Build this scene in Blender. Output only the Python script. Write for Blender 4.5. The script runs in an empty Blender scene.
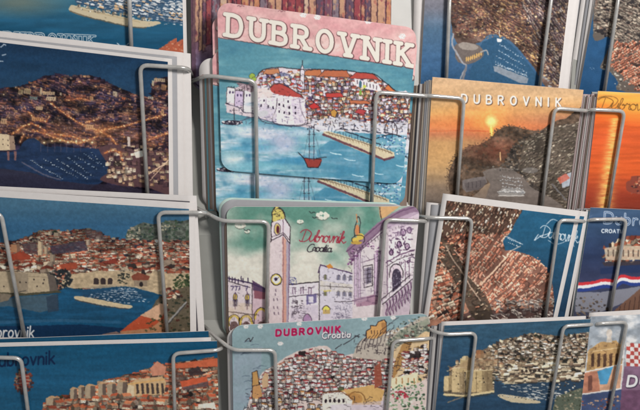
import bpy, math, random
import numpy as np
from mathutils import Vector, Matrix

# ------------------------------------------------------------------ camera
scene = bpy.context.scene
COL = scene.collection
R = math.radians
def nrm(v): return v / np.linalg.norm(v)
TAU, ALPHA, BETA, ROLL = R(8), R(22), R(9.5), R(-0.5)
DIST, FPX = 0.57, 750.0
U = np.array([1.0, 0, 0])
V = np.array([0, math.sin(TAU), math.cos(TAU)])       # up along the rack face
N = np.array([0, -math.cos(TAU), math.sin(TAU)])      # out of the rack, to the viewer
O = np.array([0, 0, 1.25])
dirv = nrm(-N * math.cos(ALPHA) * math.cos(BETA) + U * math.sin(BETA) * math.cos(ALPHA) - V * math.sin(ALPHA))
upv = nrm(V - V.dot(dirv) * dirv)
rgt = np.cross(dirv, upv)
rgt, upv = rgt * math.cos(ROLL) + upv * math.sin(ROLL), upv * math.cos(ROLL) - rgt * math.sin(ROLL)
CAM = O - DIST * dirv
cd = bpy.data.cameras.new('camera'); cam = bpy.data.objects.new('camera', cd); COL.objects.link(cam)
m = Matrix.Identity(4)
for i in range(3):
    m[i][0] = rgt[i]; m[i][1] = upv[i]; m[i][2] = -dirv[i]; m[i][3] = CAM[i]
cam.matrix_world = m
cd.sensor_width = 36; cd.lens = 36 * FPX / 640; cd.clip_start = 0.01; cd.clip_end = 100
scene.camera = cam

# ------------------------------------------------------------------ light
world = bpy.data.worlds.new('World'); scene.world = world; world.use_nodes = True
bg = world.node_tree.nodes['Background']
bg.inputs[0].default_value = (0.95, 0.96, 0.97, 1); bg.inputs[1].default_value = 0.26
def area(name, loc, target, size, power, col):
    l = bpy.data.lights.new(name, 'AREA'); l.energy = power; l.size = size; l.color = col
    o = bpy.data.objects.new(name, l); COL.objects.link(o); o.location = loc
    o.rotation_euler = (Vector(target) - Vector(loc)).to_track_quat('-Z', 'Y').to_euler()
area('overhead_light', (0.48, -0.62, 1.95), (0.02, 0, 1.22), 0.22, 9.7, (1.0, 0.965, 0.93))
scene.view_settings.view_transform = 'Standard'; scene.view_settings.look = 'None'
scene.view_settings.exposure = 0; scene.view_settings.gamma = 1
scene.render.engine = 'CYCLES'
SAT = 0.92
GAIN = 0.74                       # how bright a white sheet renders, for calibrating print inks

# ------------------------------------------------------------------ geometry helpers
def P(px, py, n=0.0):
    """point of the rack-parallel plane n mm out of the rack face, seen at reference pixel"""
    d = dirv + (px - 320) / FPX * rgt - (py - 205) / FPX * upv
    t = ((O + N * n * 1e-3 - CAM).dot(N)) / d.dot(N)
    return CAM + d * t
def project(X):
    r = X - CAM; z = r @ dirv
    return 320 + FPX * (r @ rgt) / z, 205 - FPX * (r @ upv) / z

def mesh_obj(name, verts, faces, mat, parent=None, smooth=False):
    me = bpy.data.meshes.new(name)
    me.from_pydata([tuple(v) for v in verts], [], faces)
    me.materials.append(mat)
    if smooth: me.shade_smooth()
    o = bpy.data.objects.new(name, me); COL.objects.link(o)
    if parent is not None: o.parent = parent
    return o
def tag(o, label=None, cat=None, group=None, kind=None):
    if label: o['label'] = label
    if cat: o['category'] = cat
    if group: o['group'] = group
    if kind: o['kind'] = kind
    return o

def mat_new(name, col, rough=0.5, metal=0.0, noise=0.0, scale=200, bump=0.0, spec=0.5):
    mt = bpy.data.materials.new(name); mt.use_nodes = True
    nt = mt.node_tree; b = nt.nodes['Principled BSDF']
    b.inputs['Roughness'].default_value = rough; b.inputs['Metallic'].default_value = metal
    b.inputs['Specular IOR Level'].default_value = spec
    b.inputs['Base Color'].default_value = (*col, 1)
    if noise or bump:
        tc = nt.nodes.new('ShaderNodeTexCoord'); nz = nt.nodes.new('ShaderNodeTexNoise')
        nz.inputs['Scale'].default_value = scale; nz.inputs['Detail'].default_value = 6
        nt.links.new(tc.outputs['Object'], nz.inputs['Vector'])
        if noise:
            mx = nt.nodes.new('ShaderNodeMix'); mx.data_type = 'RGBA'
            mx.inputs['A'].default_value = (*[c * (1 - noise) for c in col], 1)
            mx.inputs['B'].default_value = (*[min(1, c * (1 + noise)) for c in col], 1)
            nt.links.new(nz.outputs['Fac'], mx.inputs['Factor']); nt.links.new(mx.outputs['Result'], b.inputs['Base Color'])
        if bump:
            bp = nt.nodes.new('ShaderNodeBump'); bp.inputs['Strength'].default_value = bump; bp.inputs['Distance'].default_value = 0.0005
            nt.links.new(nz.outputs['Fac'], bp.inputs['Height']); nt.links.new(bp.outputs['Normal'], b.inputs['Normal'])
    return mt

M_WIRE = mat_new('grey_coated_wire', (0.58, 0.565, 0.54), 0.24, 0.45, 0.35, 160, 0.45, 0.8)
M_PANEL = mat_new('grey_panel_paint', (0.34, 0.35, 0.32), 0.5, 0.0, 0.10, 30, 0.1)
M_UPRIGHT = mat_new('grey_upright_paint', (0.33, 0.33, 0.305), 0.45, 0.0, 0.12, 60, 0.1)
PAPER = {}
def paper(kind='white'):
    if kind not in PAPER:
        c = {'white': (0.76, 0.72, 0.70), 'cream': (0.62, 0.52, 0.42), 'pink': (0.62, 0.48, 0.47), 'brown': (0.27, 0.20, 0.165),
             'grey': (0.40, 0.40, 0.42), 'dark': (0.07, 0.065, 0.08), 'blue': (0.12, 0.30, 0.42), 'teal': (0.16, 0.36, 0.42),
             'mint': (0.55, 0.72, 0.66)}[kind]
        PAPER[kind] = mat_new('card_stock_' + kind, c, 0.6, 0, 0.06, 300)  # brown and dark stock also carry painted shade in some stacks
    return PAPER[kind]

def print_mat():
    mt = bpy.data.materials.new('glossy_print'); mt.use_nodes = True
    nt = mt.node_tree; b = nt.nodes['Principled BSDF']
    a = nt.nodes.new('ShaderNodeAttribute'); a.attribute_name = 'ink'
    nt.links.new(a.outputs['Color'], b.inputs['Base Color'])
    b.inputs['Roughness'].default_value = 0.24; b.inputs['Specular IOR Level'].default_value = 0.22
    tc = nt.nodes.new('ShaderNodeTexCoord'); nz = nt.nodes.new('ShaderNodeTexNoise')
    nz.inputs['Scale'].default_value = 45; nz.inputs['Detail'].default_value = 2
    nt.links.new(tc.outputs['Object'], nz.inputs['Vector'])
    bp = nt.nodes.new('ShaderNodeBump'); bp.inputs['Strength'].default_value = 0.05; bp.inputs['Distance'].default_value = 0.002
    nt.links.new(nz.outputs['Fac'], bp.inputs['Height']); nt.links.new(bp.outputs['Normal'], b.inputs['Normal'])
    return mt
M_PRINT = print_mat()

# ------------------------------------------------------------------ print artwork: a small numpy painter
S = 4
def C(c): return np.array(c, dtype=np.float32) / 255.0
def cr(pts, k=6, closed=False):
    p = [np.array(q, float) for q in pts]
    if len(p) < 3: return [tuple(q) for q in p]
    if closed: p = [p[-1]] + p + [p[0], p[1]]
    else: p = [2 * p[0] - p[1]] + p + [2 * p[-1] - p[-2]]
    out = []
    for i in range(1, len(p) - 2):
        for j in range(k):
            t = j / k
            out.append(tuple(0.5 * ((2 * p[i]) + (-p[i-1] + p[i+1]) * t + (2*p[i-1] - 5*p[i] + 4*p[i+1] - p[i+2]) * t*t + (-p[i-1] + 3*p[i] - 3*p[i+1] + p[i+2]) * t**3)))
    if not closed: out.append(tuple(p[-2]))
    return out
def inside(pts, X, Y):
    r = np.zeros(X.shape, bool); n = len(pts)
    for i in range(n):
        x1, y1 = pts[i]; x2, y2 = pts[(i + 1) % n]
        if y1 == y2: continue
        c = (y1 > Y) != (y2 > Y)
        r ^= c & (X < (x2 - x1) * (Y - y1) / (y2 - y1) + x1)
    return r
class Art:
    def __init__(s, x0, y0, x1, y1, bg, seed=1):
        s.x0, s.y0 = x0, y0; s.w, s.h = int((x1 - x0) * S), int((y1 - y0) * S)
        s.a = np.empty((s.h, s.w, 3), np.float32); s.a[:] = C(bg)
        s.rng = random.Random(seed); s.nr = np.random.RandomState(seed)
    def grids(s, ax, ay, bx, by):
        i0 = max(0, int((ax - s.x0) * S) - 1); i1 = min(s.w, int((bx - s.x0) * S) + 2)
        j0 = max(0, int((ay - s.y0) * S) - 1); j1 = min(s.h, int((by - s.y0) * S) + 2)
        if i1 <= i0 or j1 <= j0: return None
        X, Y = np.meshgrid((np.arange(i0, i1) + .5) / S + s.x0, (np.arange(j0, j1) + .5) / S + s.y0)
        return slice(j0, j1), slice(i0, i1), X, Y
    def full(s): return s.grids(-1e4, -1e4, 1e4, 1e4)
    def poly(s, pts, col, a=1.0, field=None):
        xs = [p[0] for p in pts]; ys = [p[1] for p in pts]
        g = s.grids(min(xs), min(ys), max(xs), max(ys))
        if g is None: return
        jj, ii, X, Y = g
        m = inside(pts, X, Y).astype(np.float32) * a
        if field is not None: m = m * field[jj, ii]
        v = s.a[jj, ii]; v += (C(col) - v) * m[..., None]
    def line(s, pts, w, col, a=1.0):
        for p, q in zip(pts[:-1], pts[1:]):
            g = s.grids(min(p[0], q[0]) - w, min(p[1], q[1]) - w, max(p[0], q[0]) + w, max(p[1], q[1]) + w)
            if g is None: continue
            jj, ii, X, Y = g
            dx, dy = q[0] - p[0], q[1] - p[1]; L = dx * dx + dy * dy + 1e-9
            t = np.clip(((X - p[0]) * dx + (Y - p[1]) * dy) / L, 0, 1)
            d = np.hypot(X - p[0] - t * dx, Y - p[1] - t * dy)
            m = np.clip((w / 2 - d) * S + .5, 0, 1) * a
            v = s.a[jj, ii]; v += (C(col) - v) * m[..., None]
    def ell(s, cx, cy, rx, ry, col, a=1.0, soft=0.0):
        k = 1 + soft
        g = s.grids(cx - rx * k, cy - ry * k, cx + rx * k, cy + ry * k)
        if g is None: return
        jj, ii, X, Y = g
        d = np.hypot((X - cx) / rx, (Y - cy) / ry)
        m = (d < 1).astype(np.float32) if soft == 0 else np.clip((1 + soft - d) / (2 * soft), 0, 1)
        v = s.a[jj, ii]; v += (C(col) - v) * (m * a)[..., None]
    def noise(s, sx, sy=None, octs=3, seed=0):
        sy = sy or sx; out = np.zeros((s.h, s.w), np.float32); amp = 1; tot = 0
        rs = np.random.RandomState(seed + 77)
        for o in range(octs):
            fx, fy = max(sx * S / 2**o, 1.5), max(sy * S / 2**o, 1.5)
            nx, ny = int(s.w / fx) + 3, int(s.h / fy) + 3
            L = rs.rand(ny, nx).astype(np.float32)
            x = np.arange(s.w) / fx; y = np.arange(s.h) / fy
            xi = x.astype(int); yi = y.astype(int); tx = x - xi; ty = y - yi
            tx = tx * tx * (3 - 2 * tx); ty = (ty * ty * (3 - 2 * ty))[:, None]
            A = L[yi][:, xi] * (1 - tx) + L[yi][:, xi + 1] * tx
            B = L[yi + 1][:, xi] * (1 - tx) + L[yi + 1][:, xi + 1] * tx
            out += amp * (A * (1 - ty) + B * ty); tot += amp; amp *= .55
        out /= tot
        return np.clip((out - .5) * 1.7 + .5, 0, 1)
    def vgrad(s, stops):
        """stops: (y, colour) vertical blend"""
        _, _, X, Y = s.full(); ys = [q[0] for q in stops]
        for k in range(3): s.a[..., k] = np.interp(Y, ys, [q[1][k] / 255 for q in stops])
    def mottle(s, amt, sx, sy=None, seed=3, mask=None, octs=3):
        n = (s.noise(sx, sy, octs, seed) - .5) * 2 * amt
        if mask is not None: n = n * mask
        s.a *= (1 + n)[..., None]
    def mask(s, pts):
        _, _, X, Y = s.full(); return inside(pts, X, Y)
    def wash(s, pts, col, var=.35, sc=8, a=1.0, seed=5):
        s.poly(pts, col, a, field=(1 - var) + var * s.noise(sc, sc * .6, 3, seed))
    def grain(s, amt=.03):
        s.a += (s.nr.rand(s.h, s.w, 1).astype(np.float32) - .5) * 2 * amt
    # --- packed houses: blocky cells, each with a lit roof, a wall and a shaded side
    def town(s, poly, sx, sy, roofs, walls, w=(3, 6), hw=(1.2, 2.4), hr=(.9, 1.8), ink=None, roofp=.75, dark=(60, 50, 48), darkp=.12, green=None, greenp=.0, slope=0.0, tone=None, lean=0.0, k=1.0):
        xs = [q[0] for q in poly]; ys = [q[1] for q in poly]
        g = s.grids(min(xs) - 6, min(ys) - 5, max(xs) + 6, max(ys) + 5)
        if g is None: return
        jj, ii, X, Y = g; X = X.astype(np.float32); Y = Y.astype(np.float32)
        CX = (w[0] + w[1]) / 2 * k; CY = (sum(hw) + sum(hr)) / 2 * .92 * k; ang = math.atan(lean)
        rs = np.random.RandomState(s.rng.randrange(10**6))
        wx = (s.noise(7, 5, 2, rs.randint(999))[jj, ii] - .5) * CX * .45; wy = (s.noise(6, 6, 2, rs.randint(999))[jj, ii] - .5) * CY * .6
        ca, sa = math.cos(ang), math.sin(ang)
        Uc = ((X + wx) * ca + (Y + wy) * sa) / CX; Vc = (-(X + wx) * sa + (Y + wy) * ca) / CY
        u0, v0 = int(Uc.min()) - 3, int(Vc.min()) - 3; nu, nv = int(Uc.max()) - u0 + 4, int(Vc.max()) - v0 + 4
        jx, jy = rs.rand(nv, nu) * .8 + .1, rs.rand(nv, nu) * .7 + .15
        ax, ay = rs.uniform(.7, 1.5, (nv, nu)), rs.uniform(.7, 1.4, (nv, nu)); th = rs.uniform(-.22, .22, (nv, nu))
        ui, vi = np.floor(Uc).astype(int), np.floor(Vc).astype(int)
        d1 = np.full(X.shape, 9., np.float32); d2 = d1.copy(); cu = np.zeros(X.shape, int); cv = cu.copy(); pu = np.zeros(X.shape, np.float32); pv = pu.copy()
        for a in (-1, 0, 1):
            for b in (-1, 0, 1):
                gi, gj = ui + a - u0, vi + b - v0
                du = Uc - (ui + a + jx[gj, gi]); dv = Vc - (vi + b + jy[gj, gi]); t = th[gj, gi]
                ru, rv = du + dv * t, dv - du * t * .6
                d = np.maximum(np.abs(ru) * ax[gj, gi], np.abs(rv) * ay[gj, gi]) + .15 * (np.abs(ru) + np.abs(rv))
                m1 = d < d1; d2 = np.where(m1, d1, np.minimum(d2, d)); d1 = np.where(m1, d, d1)
                cu = np.where(m1, gi, cu); cv = np.where(m1, gj, cv); pu = np.where(m1, ru, pu); pv = np.where(m1, rv, pv)
        roofs_, walls_ = np.array(roofs) / 255., np.array(walls) / 255.
        Rc = roofs_[rs.randint(0, len(roofs), (nv, nu))]; Wc = walls_[rs.randint(0, len(walls), (nv, nu))]
        kind = rs.rand(nv, nu); Rc = np.where((kind > roofp)[..., None], Wc, Rc)
        br = rs.uniform(.78, 1.15, (nv, nu))
        if green: 
            G = np.array(green) / 255.; m = rs.rand(nv, nu) < greenp; gc = G[rs.randint(0, len(green), (nv, nu))]; Rc = np.where(m[..., None], gc, Rc); Wc = np.where(m[..., None], gc, Wc)
        md = rs.rand(nv, nu) < darkp; dk = np.array(dark) / 255.; Rc = np.where(md[..., None], dk, Rc); Wc = np.where(md[..., None], dk * .9, Wc)
        split = (rs.uniform(-.38, .02, (nv, nu)) if ink else rs.uniform(.0, .34, (nv, nu)))[cv, cu]; side = rs.uniform(.1, .5, (nv, nu))[cv, cu]
        wall = (pv > split); c = np.where(wall[..., None], Wc[cv, cu], Rc[cv, cu]) * br[cv, cu][..., None]
        sh = np.where(wall & (pu > side), .6, 1.0) * np.where(~wall & (pu > side + .1), .78, 1.0)
        win = wall & (np.abs(((pu * CX) % 1.3) - .65) < .2) & (pv > split + .12) & (pv < split + .3) & (kind[cv, cu] > .4)
        sh = sh * np.where(win, .5, 1.0)
        c = c * sh[..., None]
        e = d2 - d1
        if ink:
            gw = ink[1] * .42 / min(CX, CY) * 2; f = np.clip((gw - e) / gw * 1.6, 0, 1) * ink[2]; f = np.maximum(f, (np.abs(pv - split) < gw * .35) * .6 * ink[2]); c = c + (C(ink[0]) - c) * f[..., None]
        else:
            f = np.clip((.16 - e) / .16, 0, 1) * .65; c = c + (dk * .8 - c) * f[..., None]
        if tone: c = c * tone(X, Y)[..., None]
        cxp = cu + u0 + jx[cv, cu]; cyp = cv + v0 + jy[cv, cu]
        cxw = (cxp * CX) * ca - (cyp * CY) * sa; cyw = (cxp * CX) * sa + (cyp * CY) * ca
        m = inside(poly, cxw - wx * .5, cyw - wy * .5)
        v = s.a[jj, ii]; v[m] = c[m]
    def dabs(s, poly, n, cols, L=(1.5, 4), w=(.7, 1.3), ang=0.0, spread=.25, shadow=(40, 34, 34), sh=.7, districts=0, seed=0):
        """elongated roofs or lit walls with their cast side, turned district by district"""
        r = s.rng; xs = [q[0] for q in poly]; ys = [q[1] for q in poly]
        F = s.noise(districts, districts, 1, seed) if districts else None
        c = [(r.uniform(min(xs), max(xs)), r.uniform(min(ys), max(ys))) for _ in range(n)]
        ins = inside(poly, np.array([[q[0] for q in c]]), np.array([[q[1] for q in c]]))[0]
        for (x, y), k in sorted(zip(c, ins), key=lambda e: e[0][1]):
            if not k: continue
            t = ang + r.uniform(-spread, spread)
            if districts:
                f = F[min(s.h - 1, max(0, int((y - s.y0) * S))), min(s.w - 1, max(0, int((x - s.x0) * S)))]; t += round((f - .5) * 5) * .75
            l = r.uniform(*L) / 2; b = r.uniform(*w); dx, dy = l * math.cos(t), l * math.sin(t)
            s.line([(x - dx + .2, y - dy + b * .75), (x + dx + .3, y + dy + b * .75)], b, shadow, sh)
            q = r.choice(cols); f = r.uniform(.85, 1.1); s.line([(x - dx, y - dy), (x + dx, y + dy)], b, tuple(min(255, v * f) for v in q), .95)
            if l > 1.1: s.line([(x - dx, y - dy - b * .3), (x + dx, y + dy - b * .3)], b * .35, tuple(min(255, v * f * 1.14) for v in q), .8)
    def houses(s, poly, sx, sy, roofs, walls, w=(4, 7), hw=(1.4, 2.4), hr=(.9, 1.6), ink=None, skip=.1, tilt=0.0, dark=(62, 50, 48), tone=None, win=(70, 58, 58), flat=.12):
        """small gabled houses in rows, far ones first: two-slope roof, lit front, shaded end wall, windows"""
        r = s.rng; xs = [q[0] for q in poly]; ys = [q[1] for q in poly]; y = min(ys); row = 0
        while y < max(ys):
            x = min(xs) + r.uniform(-sx, 0)
            while x < max(xs):
                W = r.uniform(*w); cx, cy = x, y + r.uniform(-.3, .3) * sy + tilt * (x - min(xs)); x += W * r.uniform(.8, 1.25) * sx / ((w[0] + w[1]) / 2)
                if r.random() < skip or not inside(poly, np.array([[cx]]), np.array([[cy]]))[0, 0]: continue
                H, Q = r.uniform(*hw), r.uniform(*hr); k = float(tone(cx, cy)) if tone else 1.0; f = r.uniform(.85, 1.1) * k
                m = r.choice((-1, 1)); e = W * r.uniform(.25, .4); sk = r.uniform(-.12, .12) * W + tilt * W
                def Z(a, b): return (cx + (a if m > 0 else W - a), cy + b + (a / W * sk if m > 0 else (1 - a / W) * sk))
                sh = lambda c, g=1.0: tuple(min(255, v * f * g) for v in c)
                wc, rc = r.choice(walls), r.choice(roofs)
                s.poly([Z(-.2, H), Z(W + .2, H), Z(W + .2, H + .7), Z(-.2, H + .7)], sh(dark), .6)
                s.poly([Z(0, 0), Z(W - e, 0), Z(W - e, H), Z(0, H)], sh(wc)); s.poly([Z(W - e, 0), Z(W - e / 2, -Q * .9), Z(W, 0), Z(W, H), Z(W - e, H)], sh(wc, .62))
                if r.random() > flat:
                    s.poly([Z(-.3, .25), Z(e * .5 - .3, -Q), Z(W - e / 2, -Q), Z(W - e + .1, .25)], sh(rc)); s.line([Z(e * .5 - .3, -Q), Z(W - e / 2, -Q)], .35, sh(rc, 1.25), .8); s.line([Z(W - e / 2, -Q), Z(W + .2, .15)], .5, sh(rc, .7), .9)
                nw = max(1, int((W - e) / 1.5))
                for q in range(nw):
                    if r.random() < .75: a = (q + .5) * (W - e) / nw; s.poly([Z(a - .25, H * .3), Z(a + .3, H * .3), Z(a + .3, H * .65), Z(a - .25, H * .65)], sh(win), .8)
                if ink:
                    for pl in ([Z(0, 0), Z(0, H), Z(W, H), Z(W, 0)], [Z(-.3, .25), Z(e * .5 - .3, -Q), Z(W - e / 2, -Q), Z(W, 0)], [Z(W - e / 2, -Q), Z(W - e, .2), Z(W - e, H)]): s.line(pl, ink[1], ink[0], ink[2])
            y += sy; row += 1
    def blocks(s, poly, ang, du, dv, cols, bend=.25, street=5, dark=(60, 44, 40), lit=1.1, shade=.66, skip=.08, jit=.18, seed=1, walls=None, a=1.0):
        """roofs seen from above: ridged rectangles in bent rows with street gaps"""
        r = s.rng; xs = [q[0] for q in poly]; ys = [q[1] for q in poly]; cx, cy = sum(xs) / len(xs), sum(ys) / len(ys)
        Rr = math.hypot(max(xs) - min(xs), max(ys) - min(ys)) / 2 + du; nu, nv = int(Rr / du) + 1, int(Rr / dv) + 1
        pts = []
        for j in range(-nv, nv + 1):
            if street and j % street == 0: continue
            off = r.uniform(0, du); uu = -Rr
            while uu < Rr:
                L = du * r.uniform(.6, 1.5); u, v = uu + L / 2, j * dv; uu += L
                th = ang + bend * math.sin(u / 23 + seed) * math.cos(v / 17 + seed * 2)
                x = cx + u * math.cos(ang) - v * math.sin(ang) + 2.5 * math.sin(v / 9 + seed) + r.uniform(-jit, jit) * dv; y = cy + u * math.sin(ang) + v * math.cos(ang) + 2 * math.sin(u / 11 + seed) + r.uniform(-jit, jit) * dv
                if r.random() > skip: pts.append((x, y, th, L))
        ins = inside(poly, np.array([[q[0] for q in pts]]), np.array([[q[1] for q in pts]]))[0]
        for (x, y, th, L), k in sorted(zip(pts, ins), key=lambda e: e[0][1]):
            if not k: continue
            h = dv * r.uniform(.36, .5); l = L * .46; c, d = math.cos(th), math.sin(th); col = r.choice(cols); f = r.uniform(.82, 1.1)
            Q = lambda a_, b_: (x + a_ * c - b_ * d, y + a_ * d + b_ * c)
            g = lambda k_: tuple(min(255, q * f * k_) for q in col)
            s.poly([Q(-l, -h + .5), Q(l + .3, -h + .5), Q(l + .4, h + .6), Q(-l + .2, h + .6)], dark, .8 * a)
            m = r.uniform(-.25, .2) * h
            s.poly([Q(-l, -h), Q(l, -h), Q(l, m), Q(-l, m)], g(lit), a); s.poly([Q(-l, m), Q(l, m), Q(l, h), Q(-l, h)], g(shade), a)
            if walls and r.random() < .5: w_ = r.choice(walls); s.poly([Q(l * .5, -h), Q(l, -h), Q(l, h), Q(l * .5, h)], w_, .9 * a)
    def clumps(s, mask, amt=.28, sc=9, seed=41, streets=.0, sw=.035):
        """uneven tone across a built-up area, and dark winding streets"""
        s.mottle(amt, sc, sc * .7, seed, mask, 2)
        if streets:
            n = s.noise(sc * 1.6, sc, 3, seed + 5); r = np.clip(1 - np.abs(n - .5) / sw, 0, 1) * streets * mask
            s.a *= (1 - r)[..., None]
            s.a += .0
    def scrub(s, poly, n, cols, size=(.6, 1.6), a=.9, asp=.7):
        r = s.rng; xs = [p[0] for p in poly]; ys = [p[1] for p in poly]
        pts = [(r.uniform(min(xs), max(xs)), r.uniform(min(ys), max(ys))) for _ in range(n)]
        ins = inside(poly, np.array([[p[0] for p in pts]]), np.array([[p[1] for p in pts]]))[0]
        for (x, y), k in zip(pts, ins):
            if not k: continue
            q = r.uniform(*size); th = r.uniform(0, 6.28)
            s.poly([(x + q * math.cos(th + t + r.uniform(-.4, .4)) * r.uniform(.6, 1.1), y + asp * q * math.sin(th + t) * r.uniform(.6, 1.1)) for t in (0, 1.3, 2.5, 3.8, 5.0)], r.choice(cols), a)
    def boats(s, p, q, n, L=1.6, cols=((225, 228, 230),), jit=.35, ang=0.0):
        r = s.rng
        for i in range(n):
            t = (i + r.uniform(-.2, .2)) / max(1, n - 1)
            x = p[0] + (q[0] - p[0]) * t + r.uniform(-jit, jit); y = p[1] + (q[1] - p[1]) * t + r.uniform(-jit, jit)
            l = L * r.uniform(.6, 1.2)
            s.poly([(x - l / 2, y), (x + l / 2, y + ang * l - .1), (x + l * .35, y + .55), (x - l * .35, y + .55)], r.choice(cols), .95)
            s.poly([(x - l * .3, y + .6), (x + l * .35, y + .6), (x + l * .3, y + .95), (x - l * .2, y + .95)], (25, 40, 60), .6)
            if r.random() < .4: s.line([(x, y), (x + .1, y - 1.4)], .25, (200, 205, 210), .7)
    def finish(s, amt=.8, sc=2.2, sat=1.0):
        """uneven ink edges: nudge the artwork by a fine noise"""
        jj, ii = np.meshgrid(np.arange(s.h), np.arange(s.w), indexing='ij')
        f = amt * 2 * S
        y = np.clip(jj + (s.noise(sc, sc, 2, 301) - .5) * f, 0, s.h - 1).astype(int); x = np.clip(ii + (s.noise(sc, sc, 2, 302) - .5) * f, 0, s.w - 1).astype(int)
        a = s.a[y, x]
        b = (a + np.roll(a, 1, 0) + np.roll(a, -1, 0) + np.roll(a, 1, 1) + np.roll(a, -1, 1)) / 5
        g = b.mean(2, keepdims=True); s.a = np.clip(g + (b - g) * sat, 0, 1)
        s.done = True
        for q in getattr(s, 'late', []): s.text(*q)
        return s
    # --- lettering
    def text(s, word, o, ex, ey, passes, font='caps', gap=.22, serif=0.0, smooth=True):
        if not getattr(s, 'done', False):
            s.late = getattr(s, 'late', []); s.late.append((word, o, ex, ey, passes, font, gap, serif, smooth)); return
        """o: baseline start; ex: vector of one em right; ey: vector of one em up; passes: (width, colour, (dx, dy), alpha)"""
        lay = []; x = 0
        for ch in word:
            if ch == ' ': x += .4; continue
            G, adv = GLYPH[font][ch]
            for st in G:
                q = cr(st, 5) if (smooth and len(st) > 3) else st
                lay.append([(x + a, b) for a, b in q])
                if serif:
                    for (a, b) in ((st[0]), (st[-1])):
                        if b in (0, 1) and len(st) == 2: lay.append([(x + a - serif, b), (x + a + serif, b)])
            x += adv + gap
        for (wd, col, off, al) in passes:
            for st in lay:
                s.line([(o[0] + a * ex[0] + b * ey[0] + off[0], o[1] + a * ex[1] + b * ey[1] + off[1]) for a, b in st], wd, col, al)
        return x - gap
def ov(cx, cy, rx, ry, a0=0, a1=360, n=14): return [(cx + rx * math.cos(R(a0 + (a1 - a0) * i / n)), cy + ry * math.sin(R(a0 + (a1 - a0) * i / n))) for i in range(n + 1)]
CAPS = {
 'D': ([[(0, 0), (0, 1)], [(0, 1), (.28, 1), (.55, .88), (.66, .5), (.55, .12), (.28, 0), (0, 0)]], .66),
 'U': ([[(0, 1), (0, .9)], [(0, 1), (0, .32), (.1, .08), (.31, 0), (.52, .08), (.62, .32), (.62, 1)], [(.62, 1), (.62, .9)]], .62),
 'B': ([[(0, 0), (0, 1)], [(0, 1), (.33, 1), (.5, .9), (.5, .66), (.33, .54), (0, .54)], [(.3, .54), (.56, .42), (.58, .14), (.36, 0), (0, 0)]], .57),
 'R': ([[(0, 0), (0, 1)], [(0, 1), (.34, 1), (.54, .88), (.54, .62), (.34, .5), (0, .5)], [(.28, .5), (.62, 0)]], .62),
 'O': ([ov(.35, .5, .35, .5)], .7),
 'V': ([[(0, 1), (.33, 0)], [(.33, 0.01), (.66, 1)]], .66),
 'N': ([[(0, 0), (0, 1)], [(0, .99), (.62, .01)], [(.62, .01), (.62, 1)]], .62),
 'I': ([[(0, 0), (0, 1)]], .05),
 'K': ([[(0, 0), (0, 1)], [(.55, 1), (0.01, .42)], [(.17, .58), (.6, 0)]], .6),
 'C': ([ov(.35, .5, .35, .5, 50, 310)], .6),
 'A': ([[(0, 0), (.32, .99)], [(.32, .99), (.64, 0)], [(.12, .36), (.52, .36)]], .64),
 'T': ([[(.3, 0), (.3, .99)], [(0, .99), (.6, .99)]], .6)}
LOW = dict(CAPS)
LOW.update({
 'u': ([[(0, .6), (0, .18), (.12, 0), (.28, .02), (.4, .18)], [(.4, .6), (.4, .0)]], .42),
 'b': ([[(0, .99), (0, .01)], ov(.2, .3, .2, .3)], .42),
 'r': ([[(0, .6), (0, .01)], [(0, .35), (.08, .52), (.18, .6), (.3, .56)]], .3),
 'o': ([ov(.21, .3, .21, .3)], .42),
 'v': ([[(0, .6), (.19, .01)], [(.19, .01), (.38, .6)]], .38),
 'n': ([[(0, .6), (0, .01)], [(0, .38), (.12, .56), (.24, .6), (.36, .5), (.38, .3), (.38, .01)]], .4),
 'i': ([[(0, .6), (0, .01)], [(0, .82), (0, .88)]], .04),
 'k': ([[(0, .99), (0, .01)], [(.34, .6), (.01, .24)], [(.12, .36), (.38, .01)]], .38),
 'c': ([ov(.2, .3, .2, .3, 50, 310)], .34),
 'a': ([ov(.2, .28, .2, .28), [(.4, .58), (.4, .01)]], .42),
 't': ([[(.1, .9), (.1, .1), (.18, 0), (.28, .03)], [(0, .6), (.26, .6)]], .26)})
SCR = dict(LOW)   # joined handwriting
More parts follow.
